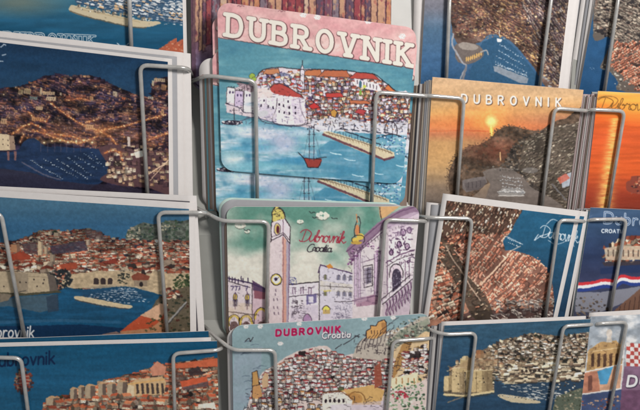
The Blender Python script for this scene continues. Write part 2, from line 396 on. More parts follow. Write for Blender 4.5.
SCR.update({
 'D': ([[(.1, 0), (.22, 1)], [(-.18, .78), (.0, 1.02), (.3, 1.08), (.68, .8), (.66, .35), (.36, 0), (.02, -.04), (-.12, .08)]], .66),
 'C': ([[(.55, .85), (.42, 1.0), (.15, .9), (-.05, .5), (-.05, .1), (.15, -.12), (.45, 0), (.6, .2)]], .5),
 'u': ([[(-.1, .2), (.02, .58), (.0, .15), (.12, 0), (.3, .2), (.38, .58), (.37, .15), (.44, 0), (.54, .14)]], .44),
 'b': ([[(-.06, .1), (.1, .6), (.16, 1.05), (.06, 1.0), (.01, .4), (.04, .05), (.2, 0), (.32, .25), (.24, .52), (.16, .4), (.4, .45)]], .36),
 'r': ([[(-.08, .2), (.06, .6), (.14, .5), (.24, .55), (.2, .15), (.28, 0), (.38, .14)]], .28),
 'o': ([ov(.17, .28, .17, .3, 80, 440), [(.17, .57), (.3, .46), (.42, .5)]], .36),
 'v': ([[(-.06, .45), (.04, .6), (.1, .1), (.16, 0), (.3, .3), (.3, .58), (.42, .5)]], .36),
 'n': ([[(-.08, .3), (.04, .6), (.03, 0), (.08, .35), (.22, .6), (.32, .5), (.3, .1), (.38, 0), (.48, .14)]], .38),
 'i': ([[(-.06, .2), (.04, .58), (.02, .12), (.1, 0), (.2, .14)], [(.07, .8), (.1, .87)]], .14),
 'k': ([[(-.06, .1), (.12, .65), (.18, 1.05), (.08, 1.0), (.02, .0), (.08, .35), (.26, .6), (.26, .42), (.08, .3), (.24, .1), (.34, -.02), (.5, .14)]], .4),
 'a': ([ov(.17, .28, .18, .28, 60, 420), [(.36, .56), (.33, .12), (.4, 0), (.48, .12)]], .4),
 't': ([[(-.04, .15), (.14, .95), (.08, .12), (.16, 0), (.28, .14)], [(-.02, .62), (.26, .64)]], .2)})
GLYPH = {'caps': CAPS, 'low': LOW, 'script': SCR}
# ------------------------------------------------------------------ the pictures on the cards
WHITE = (232, 230, 228)
REDS = [(138, 64, 46), (156, 80, 58), (118, 54, 42), (172, 100, 74), (130, 70, 54)]
CREAMS = [(208, 186, 156), (188, 166, 138), (170, 148, 124), (222, 206, 184), (150, 130, 112)]

def art_harbour_top():
    A = Art(-52, -10, 196, 72, (30, 84, 128), 2)
    A.vgrad([(-10, (52, 104, 126)), (20, (34, 90, 122)), (60, (24, 78, 112))]); A.mottle(.10, 26, 5, 4)
    A.ell(18, 2, 34, 10, (112, 118, 104), .75, .8)
    boatz = cr([(74, -10), (76, 3), (90, 6), (112, 11), (150, 19), (168, 22), (178, 24), (190, 27), (190, -10)], 3)
    A.poly(boatz, (54, 84, 112))
    for k in range(9):
        y = -6 + k * 3.1
        A.boats((76 + k * 5.5, y), (184, y + 6), 30 - 2 * k, 3.2, ((222, 224, 226), (190, 198, 205), (235, 235, 232), (120, 130, 140)), .8)
    A.poly(cr([(70, 6), (74, 5), (92, 9), (110, 13.5), (135, 19), (150, 21), (158, 21), (160, 23.5), (146, 27), (128, 26), (104, 20), (86, 16.5), (74, 13), (69, 9.5)], 4, True), (190, 176, 146))
    A.line([(70, 11), (90, 17.5), (106, 21.2), (130, 27), (146, 27.6)], 1.3, (98, 86, 70), .8)
    A.line([(75, 7.5), (108, 15), (140, 22)], .8, (168, 148, 112), .8); A.houses([(76, 4), (100, 8), (150, 18), (150, 20), (100, 11), (76, 7)], 5, 3, [(120, 110, 96)], [(206, 196, 174), (176, 164, 140)], (2, 5), (1, 1.8), (.5, 1), skip=.2)
    A.dabs([(76, -8), (176, -4), (176, 20), (110, 9), (78, 3)], 260, [(226, 226, 222), (200, 204, 206), (150, 160, 168), (206, 170, 130)], (2, 4.6), (.9, 1.6), .25, .12, (34, 54, 80), .85)
    A.scrub([(76, 4), (112, 11), (150, 18), (150, 21), (110, 16), (76, 9)], 150, [(222, 212, 196), (110, 98, 84), (80, 76, 72), (168, 150, 120), (235, 230, 220)], (.6, 1.4)); A.scrub([(76, 10), (104, 17), (140, 24), (156, 23), (130, 27), (100, 21)], 60, [(160, 146, 118), (206, 194, 168), (130, 116, 92)], (.6, 1.5), .7)
    A.poly(cr([(152, 54), (160, 48), (168, 43), (174, 39), (180, 37), (186, 36), (186, 60), (152, 60)], 3), (176, 92, 66)); 
    A.scrub([(156, 52), (168, 42), (186, 36), (186, 56)], 60, [(198, 112, 82), (140, 74, 60), (205, 150, 120)])
    A.text('DUBROVNIK', (6, 40.5), (10.2, .45), (-.3, -8.6), [(2.3, (210, 216, 218), (0, 0), .9), (.95, (30, 80, 112), (0, 0), 1)], gap=.44, serif=.22)
    A.line(cr([(117, 43), (121, 45.5), (126, 45), (129, 43)]), .8, (210, 220, 226), .9)
    A.grain(.02); return A

def art_night():
    A = Art(-62, 18, 180, 214, (28, 48, 82), 3)
    A.vgrad([(20, (22, 44, 70)), (60, (24, 54, 84)), (85, (30, 62, 92)), (130, (24, 38, 62)), (214, (46, 42, 58))]); A.mottle(.08, 30, 8, 2)
    for p in ([(1, 47), (4, 44), (6, 45)], [(2, 55), (6, 54)], [(0, 61), (3, 61)], [(-8, 50), (-4, 44), (-2, 52)]): A.line(p, 1, (200, 210, 220), .8)
    ridge = [(-62, 84), (-30, 90), (0, 88), (20, 86), (33, 81), (42, 77), (52, 75), (62, 73.5), (72, 76), (86, 75), (98, 77), (104, 80), (116, 86), (128, 91), (140, 96), (150, 98), (152, 84), (156, 79), (170, 76), (180, 76)]
    land = cr(ridge, 3) + [(180, 214), (-62, 214)]
    A.poly(land, (40, 34, 54)); A.mottle(.35, 5, 3, 7, A.mask(land))
    reg = ridge + [(180, 176), (112, 176), (104, 150), (60, 142), (30, 140), (0, 134), (-62, 134)]
    NR = [(78, 48, 50), (58, 40, 52), (96, 60, 52), (46, 36, 52), (110, 62, 48)]
    NW = [(104, 78, 74), (84, 64, 70), (128, 96, 80), (60, 50, 64), (170, 130, 94)]
    A.town(reg, 4.6, 2.5, NR, NW, w=(2.4, 4.8), hw=(.7, 1.3), hr=(.8, 1.5), darkp=.35, dark=(38, 28, 42), roofp=.85)
    A.dabs([(0, 96), (30, 88), (66, 80), (104, 86), (168, 104), (168, 140), (60, 140), (0, 130)], 420, [(70, 48, 60), (88, 56, 58), (56, 42, 58), (110, 70, 60), (48, 38, 54)], (2, 6), (.8, 1.6), .2, .3, (30, 24, 38), .8)
    A.blocks([(0, 94), (40, 82), (66, 79), (104, 84), (168, 104), (168, 142), (60, 140), (0, 132)], .22, 4.6, 2.3, [(70, 54, 68), (88, 60, 64), (56, 46, 66), (112, 74, 64), (48, 42, 62)], street=4, dark=(34, 26, 40), seed=3, walls=[(140, 100, 80), (110, 84, 80)], skip=.12, lit=1.15)
    A.clumps(A.mask(land), .45, 11, 4, .5)
    r = A.rng
    def glow(pts, n=0, c=(236, 160, 88)):
        A.line(pts, 4.5, (150, 84, 60), .18); A.line(pts, 2.4, (180, 100, 62), .3); A.line(pts, .9, (206, 130, 80), .5)
        for p, q in zip(pts[:-1], pts[1:]):
            L = math.hypot(q[0] - p[0], q[1] - p[1])
            for k in range(int(L / 1.3)):
                t = r.random(); x = p[0] + (q[0] - p[0]) * t; y = p[1] + (q[1] - p[1]) * t
                A.ell(x + r.uniform(-.8, .8), y + r.uniform(-.8, .5), r.uniform(.3, .8), r.uniform(.3, .7), r.choice([c, (250, 210, 140), (255, 226, 170), (220, 130, 70)]), .9)
    glow([(12, 134), (22, 127), (31, 123), (38, 126), (46, 131)]); glow([(28, 112), (36, 119), (46, 121), (50, 116)])
    glow([(51, 103), (60, 110), (68, 116), (76, 121), (90, 128), (104, 131)]); glow([(96, 132), (106, 129), (124, 126), (140, 121), (156, 117), (166, 114)])
    glow([(32, 130), (44, 133), (54, 137), (66, 141), (80, 143), (90, 139), (98, 136)], c=(250, 196, 120))
    glow([(54, 134), (70, 136), (84, 140)]); glow([(100, 131), (110, 136), (116, 144), (124, 152)]); glow([(-60, 120), (-30, 126), (0, 132)])
    glow([(148, 140), (158, 136), (168, 133)]); glow([(66, 100), (80, 98), (90, 100)], c=(200, 120, 84))
    glow([(20, 142), (24, 134)]); glow([(86, 122), (98, 119)])
    for (x, y, w, h, c) in [(19, 89, 5, 7, (160, 142, 104)), (24, 88, 8, 8, (176, 158, 118)), (40, 87, 2.5, 10, (200, 180, 146)), (43, 91, 14, 5, (196, 170, 132)), (46, 96, 12, 6, (224, 198, 160)), (30, 96, 9, 5, (120, 140, 136)), (66, 96, 9, 5, (140, 78, 60)), (76, 94, 12, 4, (150, 82, 66)), (90, 96, 4, 5, (200, 150, 104)), (86, 124, 9, 7, (232, 200, 158)), (36, 106, 8, 5, (224, 188, 140)), (1, 118, 7, 8, (214, 176, 132)), (32, 117, 14, 5, (214, 150, 98)), (108, 113, 7, 5, (150, 110, 92)),
                            (113, 91, 5, 7, (205, 184, 152)), (122, 97, 4, 3, (220, 110, 64)), (90, 79, 12, 4, (108, 62, 56)), (148, 96, 6, 4, (186, 176, 158)), (152, 80, 2.5, 8, (206, 186, 152)), (154, 78, 13, 5, (194, 172, 138)), (161, 84, 6, 8, (150, 110, 82)), (60, 92, 2, 4, (200, 180, 150)), (70, 77, 3, 2.5, (170, 150, 130)), (63, 80, 3, 5, (150, 120, 108)), (161, 109, 3, 8, (220, 170, 120)), (164, 104, 3, 3, (190, 170, 150))]:
        w *= .85; h *= .75; c = tuple(v * .88 for v in c); A.poly([(x, y), (x + w, y + .6), (x + w * .95, y + h), (x - .3, y + h * .9)], c, .85)
        for k in range(int(w // 2.2)): A.poly([(x + .8 + k * 2.1, y + h * .35), (x + 1.4 + k * 2.1, y + h * .35), (x + 1.4 + k * 2.1, y + h * .75), (x + .8 + k * 2.1, y + h * .75)], (70, 48, 44), .8)
    for _ in range(260):
        x, y = r.uniform(0, 168), r.uniform(84, 148)
        if inside(reg, np.array([[x]]), np.array([[y]]))[0, 0]:
            c = r.choice([(226, 160, 100), (206, 130, 80), (236, 200, 150), (170, 110, 90), (190, 150, 130)]); A.ell(x, y, r.uniform(1.4, 3.4), r.uniform(.8, 1.8), c, r.uniform(.08, .3), .9); A.ell(x, y, r.uniform(.25, .8), r.uniform(.25, .6), c, r.uniform(.5, .95))
    for _ in range(16): x, y = r.uniform(4, 165), r.uniform(112, 144); A.ell(x, y, r.uniform(6, 16), r.uniform(2.5, 5), (206, 128, 74), .22, .9)
    for x in (34, 44, 52, 60, 68, 76, 84, 92): A.ell(x, 140 + (x % 3), 3.2, 1.8, (246, 190, 120), .5, .8); A.ell(x, 140 + (x % 3), .9, .8, (255, 232, 180), .95)
    # harbour water
    water = cr([(-62, 150), (-10, 148), (0, 151), (16, 151), (24, 141), (34, 138), (46, 146), (60, 146), (76, 148), (92, 148), (102, 152), (108, 166), (104, 180), (88, 190), (60, 214), (-62, 214)], 3)
    A.poly(water, (30, 50, 82), .97); mk = A.mask(water)
    A.mottle(.16, 12, 3, 11, mk)
    A.poly([(-62, 178), (0, 168), (30, 172), (56, 180), (88, 184), (112, 184), (180, 196), (180, 214), (-62, 214)], (52, 46, 62), .75)
    for x in (8, 15): A.poly([(x - 1, 151), (x + 1.5, 151), (x + 1.2, 160), (x - .6, 160)], (196, 120, 96), .6)
    for x in (40, 47, 54, 60, 66, 73, 80): A.poly([(x, 143), (x + 1.4, 143), (x + 1, 152), (x + .3, 152)], (110, 92, 104), .35)
    A.line(cr([(22, 162), (34, 169), (48, 176), (60, 179)]), 1.4, (92, 92, 112), .8)
    for p, q, n in [((31, 160), (62, 178), 20), ((44, 159), (77, 177), 17), ((57, 159), (87, 178), 16), ((68, 157), (93, 176), 13), ((76, 156), (96, 168), 10), ((84, 153), (98, 163), 8), ((91, 152), (103, 166), 7)]:
        A.line([p, q], 1.4, (18, 36, 62), .7); A.boats(p, q, n, 1.7, ((190, 206, 222), (150, 172, 200), (220, 226, 230)), .5)
    # fort left, quayside right
    A.poly([(-30, 130), (-20, 132), (6, 134), (14, 136), (15.5, 150), (-30, 150)], (206, 184, 150)); A.poly([(9, 135), (14, 136), (15.5, 150), (10, 150)], (140, 112, 96), .8)
    for (x, y) in [(3, 139), (8, 140), (3, 144), (8, 145), (13, 142)]: A.ell(x, y, .5, .7, (66, 50, 50))
    quay = cr([(98, 148), (110, 144), (126, 146), (140, 152), (168, 150), (180, 150), (180, 196), (150, 188), (124, 186), (106, 182), (100, 178), (110, 170), (104, 158)], 3)
    A.poly(quay, (88, 62, 66)); A.houses([(102, 146), (180, 140), (180, 190), (106, 180)], 6.5, 4.4, [(84, 58, 62), (120, 84, 76), (60, 44, 56)], [(206, 176, 142), (186, 146, 112), (110, 80, 78), (222, 200, 174), (80, 58, 64)], (3.5, 8), (2, 3.6), (1, 1.8), skip=.25, dark=(40, 28, 38))
    glow([(104, 153), (112, 150), (120, 152), (122, 160)]); A.ell(118, 163, 4, 2.6, (52, 46, 38), .8, .5)
    A.poly([(127, 136), (130, 137), (130, 146), (127.5, 146)], (196, 180, 170)); A.poly([(134, 152), (142, 150), (143, 156), (136, 158)], (226, 214, 200))
    A.scrub([(104, 150), (128, 150), (130, 184), (108, 182)], 14, [(228, 200, 164), (206, 160, 120), (60, 44, 46)], (.8, 1.8)); A.scrub([(138, 160), (168, 150), (168, 192), (140, 184)], 26, [(206, 170, 150), (120, 84, 80), (60, 40, 46), (176, 140, 124)], (.8, 2))
    A.houses([(106, 168), (132, 166), (132, 184), (108, 180)], 5, 4, [(150, 120, 100)], [(235, 214, 190), (214, 180, 146)], (3, 6), (2, 3.4), (1, 1.6), skip=.3, dark=(50, 36, 42)); A.line([(148, 174), (158, 168), (167, 162)], 1.2, (214, 180, 150)); A.line([(150, 180), (168, 160)], .7, (214, 180, 150))
    A.mottle(.06, 2, 2, 9); A.grain(.03); return A

def art_day():
    A = Art(-62, 182, 200, 352, (46, 100, 142), 4)
    A.vgrad([(182, (66, 102, 124)), (205, (62, 102, 128)), (226, (44, 88, 122)), (240, (46, 94, 128)), (352, (30, 72, 108))]); A.mottle(.05, 50, 6, 2)
    ridge = [(-62, 252), (-30, 246), (0, 243), (14, 240), (24, 237), (36, 232), (46, 229), (52, 228), (62, 230), (76, 229), (90, 228), (98, 232), (112, 237), (124, 240), (132, 240), (188, 240), (200, 240)]
    rock = cr([(126, 242), (126, 236), (128, 230), (134, 226), (144, 222), (152, 224), (160, 223), (170, 220), (182, 221), (200, 219), (200, 250), (126, 250)], 3)
    A.poly(rock, (82, 88, 80)); A.mottle(.3, 3, 2, 8, A.mask(rock))
    A.scrub(rock, 420, [(46, 62, 50), (58, 76, 60), (36, 50, 52), (70, 84, 66)], (.8, 2.2)); A.scrub([(126, 240), (128, 229), (138, 225), (142, 236), (136, 244)], 80, [(178, 166, 142), (150, 140, 120)], (.8, 2)); A.scrub([(160, 226), (176, 224), (172, 232), (162, 232)], 30, [(170, 160, 136), (130, 124, 100)])
    land = cr(ridge, 3) + [(200, 352), (-62, 352)]
    A.poly([(p[0], p[1] + 1) for p in ridge] + [(200, 300), (-62, 300)], (92, 62, 56))
    def tone(x, y): return .70 + .34 * np.clip((y - 228) / 24, 0, 1) - .16 * np.exp(-((x - 70)**2) / 500 - ((y - 246)**2) / 60)
    A.town(ridge + [(200, 290), (-62, 290)], 5, 2.7, REDS, CREAMS, w=(2.8, 5.4), hw=(.8, 1.4), hr=(.9, 1.6), darkp=.14, dark=(54, 50, 62), tone=tone, green=[(50, 60, 42)], greenp=.04)
    A.dabs([(0, 248), (188, 246), (188, 268), (0, 268)], 330, [(160, 76, 54), (140, 60, 42), (176, 96, 70), (196, 176, 148), (206, 190, 166)], (2, 6), (.8, 1.6), .03, .12, (66, 44, 42), .75)
    A.dabs([(30, 236), (90, 230), (110, 240), (188, 240), (188, 250), (20, 250)], 160, [(130, 66, 52), (110, 56, 48), (176, 160, 138)], (1.5, 4), (.6, 1.1), .05, .2, (52, 44, 50), .7)
    A.houses([(2, 246), (20, 241), (60, 232), (92, 230), (112, 239), (188, 242), (188, 266), (2, 268)], 6.2, 3.3, REDS, CREAMS + [(226, 212, 190)], (3.2, 6.4), (1.1, 1.9), (.9, 1.5), skip=.3, tone=tone)
    A.houses([(2, 256), (188, 252), (188, 270), (100, 272), (2, 270)], 7, 4.2, REDS, CREAMS + [(226, 212, 190)], (4.5, 8.5), (1.6, 2.6), (1.2, 1.9), skip=.25)
    A.clumps(A.mask(land), .30, 12, 4, .45, .03)
    for (x, y, w, h, c) in [(11, 244, 9, 8, (164, 116, 84)), (38, 241, 5, 14, (196, 172, 138)), (44, 246, 4, 8, (170, 148, 120)), (30, 243, 8, 5, (150, 128, 104)), (48, 231, 4, 4, (170, 156, 132)), (54, 232, 6, 4, (140, 124, 104)), (50, 254, 5, 10, (150, 132, 110)), (96, 236, 5, 5, (190, 172, 150)), (86, 240, 4, 5, (170, 150, 130))]:
        A.poly([(x, y), (x + w, y + .5), (x + w, y + h), (x, y + h)], c); A.poly([(x + w * .65, y + .3), (x + w, y + .5), (x + w, y + h), (x + w * .65, y + h)], (80, 66, 62), .5)
    A.poly([(22, 243), (36, 242), (38, 254), (24, 252)], (64, 54, 62), .7); A.poly([(50, 246), (84, 240), (88, 250), (52, 254)], (58, 54, 74), .7); A.poly([(84, 229), (100, 230), (108, 240), (88, 238)], (70, 60, 64), .6)
    for (pts, c) in [([(8, 256), (20, 251), (30, 255), (30, 259), (8, 260)], (150, 62, 42)), ([(100, 262), (116, 258), (118, 264), (100, 267)], (132, 54, 42)), ([(130, 262), (150, 262), (158, 268), (134, 268)], (140, 58, 44)), ([(172, 262), (188, 260), (188, 268), (174, 267)], (156, 66, 44)), ([(60, 264), (76, 262), (78, 268), (62, 270)], (158, 70, 48)), ([(20, 262), (32, 260), (34, 266), (20, 267)], (146, 60, 42))]: A.poly(pts, c); A.line(pts, .4, (90, 40, 32), .6)
    # city wall and arsenal arches
    A.poly([(62, 280), (70, 274), (100, 270), (130, 266), (190, 266), (190, 300), (150, 296), (120, 288), (62, 288)], (178, 156, 124)); A.mottle(.12, 3, 2, 13, A.mask([(62, 270), (190, 264), (190, 300), (62, 290)]))
    A.town([(100, 262), (188, 262), (188, 274), (100, 270)], 6, 3, REDS, CREAMS, w=(4, 8), hw=(1.5, 2.5), hr=(1, 2))
    for x in (96, 103, 110): A.ell(x, 280, 2.6, 2.6, (56, 46, 46)); A.poly([(x - 2.6, 280), (x + 2.6, 280), (x + 2.6, 284), (x - 2.6, 284)], (56, 46, 46))
    A.scrub([(118, 274), (124, 270), (130, 276), (126, 284), (118, 284)], 40, [(44, 46, 44), (54, 58, 50)], (1, 2)); A.poly([(131, 276), (138, 272), (150, 276), (148, 280), (133, 280)], (126, 66, 50)); A.poly([(134, 280), (147, 280), (147, 286), (134, 286)], (140, 122, 102)); A.ell(141, 284, 2, 2.4, (40, 34, 36))
    A.scrub([(172, 278), (188, 272), (190, 290), (174, 292)], 90, [(40, 52, 34), (58, 72, 44)], (1, 2.4))
    # dark trees behind fort
    A.scrub([(48, 272), (66, 268), (72, 280), (66, 292), (50, 290)], 160, [(34, 40, 44), (44, 48, 52), (28, 34, 40)], (1, 2.6))
    # water
    water = cr([(-62, 294), (0, 298), (22, 294), (56, 291), (66, 287), (80, 289), (100, 288), (126, 286), (148, 291), (164, 296), (168, 304), (158, 314), (140, 322), (122, 332), (110, 352), (-62, 352)], 3)
    A.poly(water, (22, 74, 108)); A.mottle(.13, 20, 3, 15, A.mask(water))
    A.poly([(-62, 300), (0, 300), (20, 296), (57, 294), (58, 308), (40, 312), (10, 306), (-62, 308)], (92, 96, 98), .6); A.poly([(46, 296), (58, 294), (59, 310), (48, 312)], (44, 60, 78), .8)
    A.poly([(-62, 330), (0, 326), (80, 324), (126, 328), (130, 352), (-62, 352)], (20, 46, 78), .9); A.line([(0, 322), (60, 320), (120, 322)], 3, (56, 104, 140), .5)
    # fort
    A.poly([(-62, 266), (0, 271), (28, 272), (48, 273), (55, 276), (58, 290), (50, 292), (26, 293), (0, 293), (-62, 292)], (172, 154, 126)); A.poly([(47, 273), (55, 276), (58, 290), (50, 292)], (70, 62, 62), .75); A.poly([(14, 272), (28, 273), (28, 292), (16, 293)], (128, 114, 98), .6)
    A.line([(0, 270), (54, 273)], .7, (110, 94, 78)); A.line([(28, 276), (48, 277)], .4, (120, 104, 86))
    for (x, y) in [(20, 282), (26, 282), (34, 279), (44, 279), (43, 283), (37, 286), (4, 286)]: A.ell(x, y, .7, .9, (50, 42, 40))
    A.poly([(0, 292), (26, 293), (58, 290), (62, 292), (30, 295), (10, 296), (0, 299)], (74, 70, 54)); A.line([(10, 294), (26, 290)], .5, (40, 40, 40))
    A.poly([(0, 293), (12, 294), (8, 300), (0, 302)], (120, 108, 92)); A.boats((62, 288), (74, 288), 4, 3, ((30, 50, 70),))
    A.town([(0, 262), (52, 262), (52, 272), (0, 270)], 6, 3.2, REDS, CREAMS, w=(4, 8), hw=(1.6, 2.6), hr=(1, 2))
    # pier with boats
    A.ell(112, 295, 32, 8, (34, 58, 84), .6, .4)
    for k in range(6):
        A.boats((84 + 7 * k, 293 - 1.6 * k + 3), (148 - 3 * k, 300 - 2.4 * k + 1), 14, 3.4, ((214, 218, 220), (170, 186, 198), (120, 140, 160)), .7)
    A.poly(cr([(74, 296), (82, 296), (104, 300), (124, 304), (132, 305), (130, 308), (110, 306), (88, 302), (76, 299)], 3, True), (196, 176, 140)); A.line([(75, 299.5), (104, 306), (128, 308.5)], 1, (70, 62, 60), .8)
    A.boats((84, 295), (128, 303), 14, 2.6, ((222, 222, 220), (60, 60, 70)), .5)
    # near red-roofed house, trees, ramp
    A.poly([(156, 300), (166, 292), (188, 286), (196, 290), (196, 352), (124, 352), (130, 332), (146, 318)], (92, 82, 66))
    A.scrub([(160, 296), (196, 286), (196, 345), (150, 340)], 260, [(60, 58, 42), (82, 74, 56), (44, 50, 40), (120, 104, 84), (72, 40, 34)], (1, 2.6))
    A.poly([(120, 331), (142, 314), (160, 306), (166, 318), (150, 330)], (176, 76, 48)); A.poly([(140, 315), (160, 303), (168, 304), (160, 320), (150, 318)], (202, 160, 128))
    A.poly([(120, 331), (150, 328), (164, 318), (164, 336), (120, 338)], (170, 122, 88)); A.scrub([(124, 330), (160, 310), (160, 326), (130, 333)], 30, [(205, 120, 84), (140, 60, 44)], (.5, 1))
    A.scrub([(144, 322), (166, 312), (168, 330), (146, 332)], 50, [(64, 66, 46), (84, 80, 54)], (1, 2)); A.line([(168, 322), (186, 302)], 1.8, (140, 138, 134)); A.line([(168, 324), (186, 304)], .8, (60, 58, 60))
    A.town([(164, 288), (180, 290), (178, 298), (166, 300)], 5, 3, REDS, CREAMS)
    A.poly([(102, 334), (116, 331), (124, 334), (124, 338), (104, 338)], (150, 116, 100), .8)
    A.text('Dubrovnik', (-19, 337.2), (11.0, 0), (1.2, -11.5), [(1.5, (20, 30, 50), (.3, .4), .5), (1.35, (226, 230, 232), (0, 0), 1)], 'low', gap=.17)
    A.mottle(.06, 2, 2, 9); A.grain(.025); return A

def art_bay():
    A = Art(-62, 325, 222, 425, (24, 88, 130), 5)
    A.vgrad([(325, (16, 72, 104)), (345, (16, 74, 106)), (380, (24, 84, 120)), (425, (24, 80, 112))]); A.mottle(.07, 40, 4, 2)
    ridge = [(36, 425), (44, 404), (46, 399), (56, 396), (68, 396), (71, 390), (84, 387), (95, 386), (104, 379), (116, 379), (124, 374), (140, 372), (152, 366), (157, 362), (164, 366), (176, 362), (200, 359), (222, 357)]
    A.poly(ridge + [(222, 425)], (120, 84, 66))
    ORANGE = [(160, 78, 52), (182, 96, 62), (138, 64, 46), (196, 118, 80), (120, 62, 48)]
    A.town(ridge + [(222, 425), (36, 425)], 6.4, 3.6, ORANGE, CREAMS + [(120, 104, 92)], w=(3.4, 7), hw=(1.2, 2.2), hr=(1.2, 2.2), darkp=.14, dark=(60, 48, 46), lean=-.04, green=[(52, 56, 40)], greenp=.05)
    A.dabs([(104, 382), (124, 376), (157, 364), (222, 358), (222, 398), (100, 400)], 150, [(196, 104, 72), (176, 84, 58), (206, 136, 104), (206, 186, 156)], (3, 8), (1.2, 2.4), -.06, .15, (66, 50, 46))
    A.houses([(48, 400), (72, 390), (104, 381), (124, 376), (152, 367), (222, 360), (222, 400), (60, 404)], 8, 4.2, ORANGE, CREAMS + [(220, 204, 176)], (4, 8), (1.8, 3), (1.3, 2.2), skip=.25, tilt=-.03)
    A.clumps(A.mask(ridge + [(222, 425)]), .28, 14, 4, .4, .03)
    for (x, y, w, h) in [(70, 389, 7, 10), (78, 387, 6, 11), (85, 386, 10, 12), (98, 384, 8, 12), (107, 384, 9, 12), (117, 382, 10, 12), (46, 398, 13, 7)]:
        A.poly([(x, y), (x + w, y - 1), (x + w, y + h), (x, y + h)], (168, 148, 122)); A.poly([(x + w * .55, y - .5), (x + w, y - 1), (x + w, y + h), (x + w * .55, y + h)], (86, 70, 64), .8)
        A.poly([(x - .5, y), (x + w * .4, y - 2.6), (x + w + .5, y - 1.4), (x + w + .4, y - .6)], (190, 150, 110))
    # church with buttresses
    A.poly([(128, 384), (136, 379), (162, 376), (166, 382), (164, 394), (130, 396)], (196, 162, 118))
    for k in range(6): x = 136 + k * 5; A.poly([(x, 383), (x + 2.2, 383), (x + 3.2, 393), (x + .6, 394)], (58, 48, 48), .9)
    A.poly([(128, 384), (134, 386), (134, 396), (126, 398)], (206, 186, 152)); A.line([(128, 384), (164, 379)], 1.6, (206, 160, 100)); 
    A.poly([(150, 368), (157, 361), (166, 366), (165, 374), (152, 376)], (196, 130, 104)); A.poly([(172, 364), (216, 358), (222, 360), (222, 366), (176, 368)], (190, 92, 60)); A.poly([(188, 370), (198, 366), (204, 374), (190, 376)], (52, 42, 46), .8)
    A.poly([(172, 370), (182, 372), (190, 384), (176, 388)], (66, 52, 50), .7); A.poly([(180, 381), (206, 376), (208, 381), (182, 387)], (196, 86, 54)); A.poly([(182, 387), (208, 381), (208, 386), (184, 390)], (86, 68, 72), .8)
    A.houses([(42, 403), (100, 396), (222, 392), (222, 420), (36, 420)], 10.5, 5, ORANGE + [(196, 92, 60)], [(214, 194, 164), (180, 156, 128), (150, 126, 104)], (7, 12), (2.2, 3.8), (1.8, 2.8), skip=.2)
    if 0: A.town([(60, 398), (222, 396), (222, 425), (60, 425)], 9, 5, ORANGE + [(204, 100, 64)], [(220, 200, 170), (180, 156, 128), (120, 96, 84)], w=(6, 13), hw=(2, 3.6), hr=(2, 3.6), darkp=.1)
    A.poly([(198, 404), (214, 402), (216, 408), (198, 408)], (222, 212, 196))
    A.text('Dubrovnik', (-12, 366.5), (13.9, -.6), (0.3, -13), [(1.9, (10, 34, 66), (0, 0), .95)], 'low', gap=.17)
    r = A.rng   # small crest
    for k in range(200):
        th = r.uniform(0, 6.28); q = r.uniform(0, 1)**.6; A.ell(24 + 9.5 * q * math.cos(th), 381 + 13 * q * math.sin(th), 1.1, 1.1, r.choice([(96, 52, 46), (140, 62, 48), (50, 44, 50), (150, 120, 90), (70, 40, 40)]), .85)
    A.poly([(19, 374), (29, 374), (29, 384), (24, 389), (19, 384)], (150, 60, 50), .9)
    for k in range(3): A.line([(19, 376 + 3.4 * k), (29, 376 + 3.4 * k)], .9, (190, 170, 150), .8)
    A.mottle(.06, 2, 2, 9); A.grain(.025); return A

INK = (40, 30, 38)
def flower(A, x, y, q=3.0, c=(232, 226, 220)):
    for k in range(6): A.ell(x + q * .55 * math.cos(k * 1.05) * 1.2, y + q * .5 * math.sin(k * 1.05), q * .42, q * .36, c)
    for k in range(4): A.line([(x + q * .9 * math.cos(k * 1.7), y + q * .6 * math.sin(k * 1.7)), (x + q * .4 * math.cos(k * 1.7 + .7), y + q * .75 * math.sin(k * 1.7 + .7))], .35, (110, 90, 96), .7)
def sketch(A, x0, y0, x1, y1, n, L=(1, 4), w=(.3, .6), col=INK, a=.75, diag=True):
    r = A.rng
    for _ in range(n):
        x, y = r.uniform(x0, x1), r.uniform(y0, y1); l = r.uniform(*L); th = r.choice([0, 1.57, r.uniform(-.6, .6), r.uniform(0, 3.1)]) if diag else r.choice([0.1, 1.57])
        A.line([(x, y), (x + l * math.cos(th), y + l * math.sin(th))], r.uniform(*w), col, a)

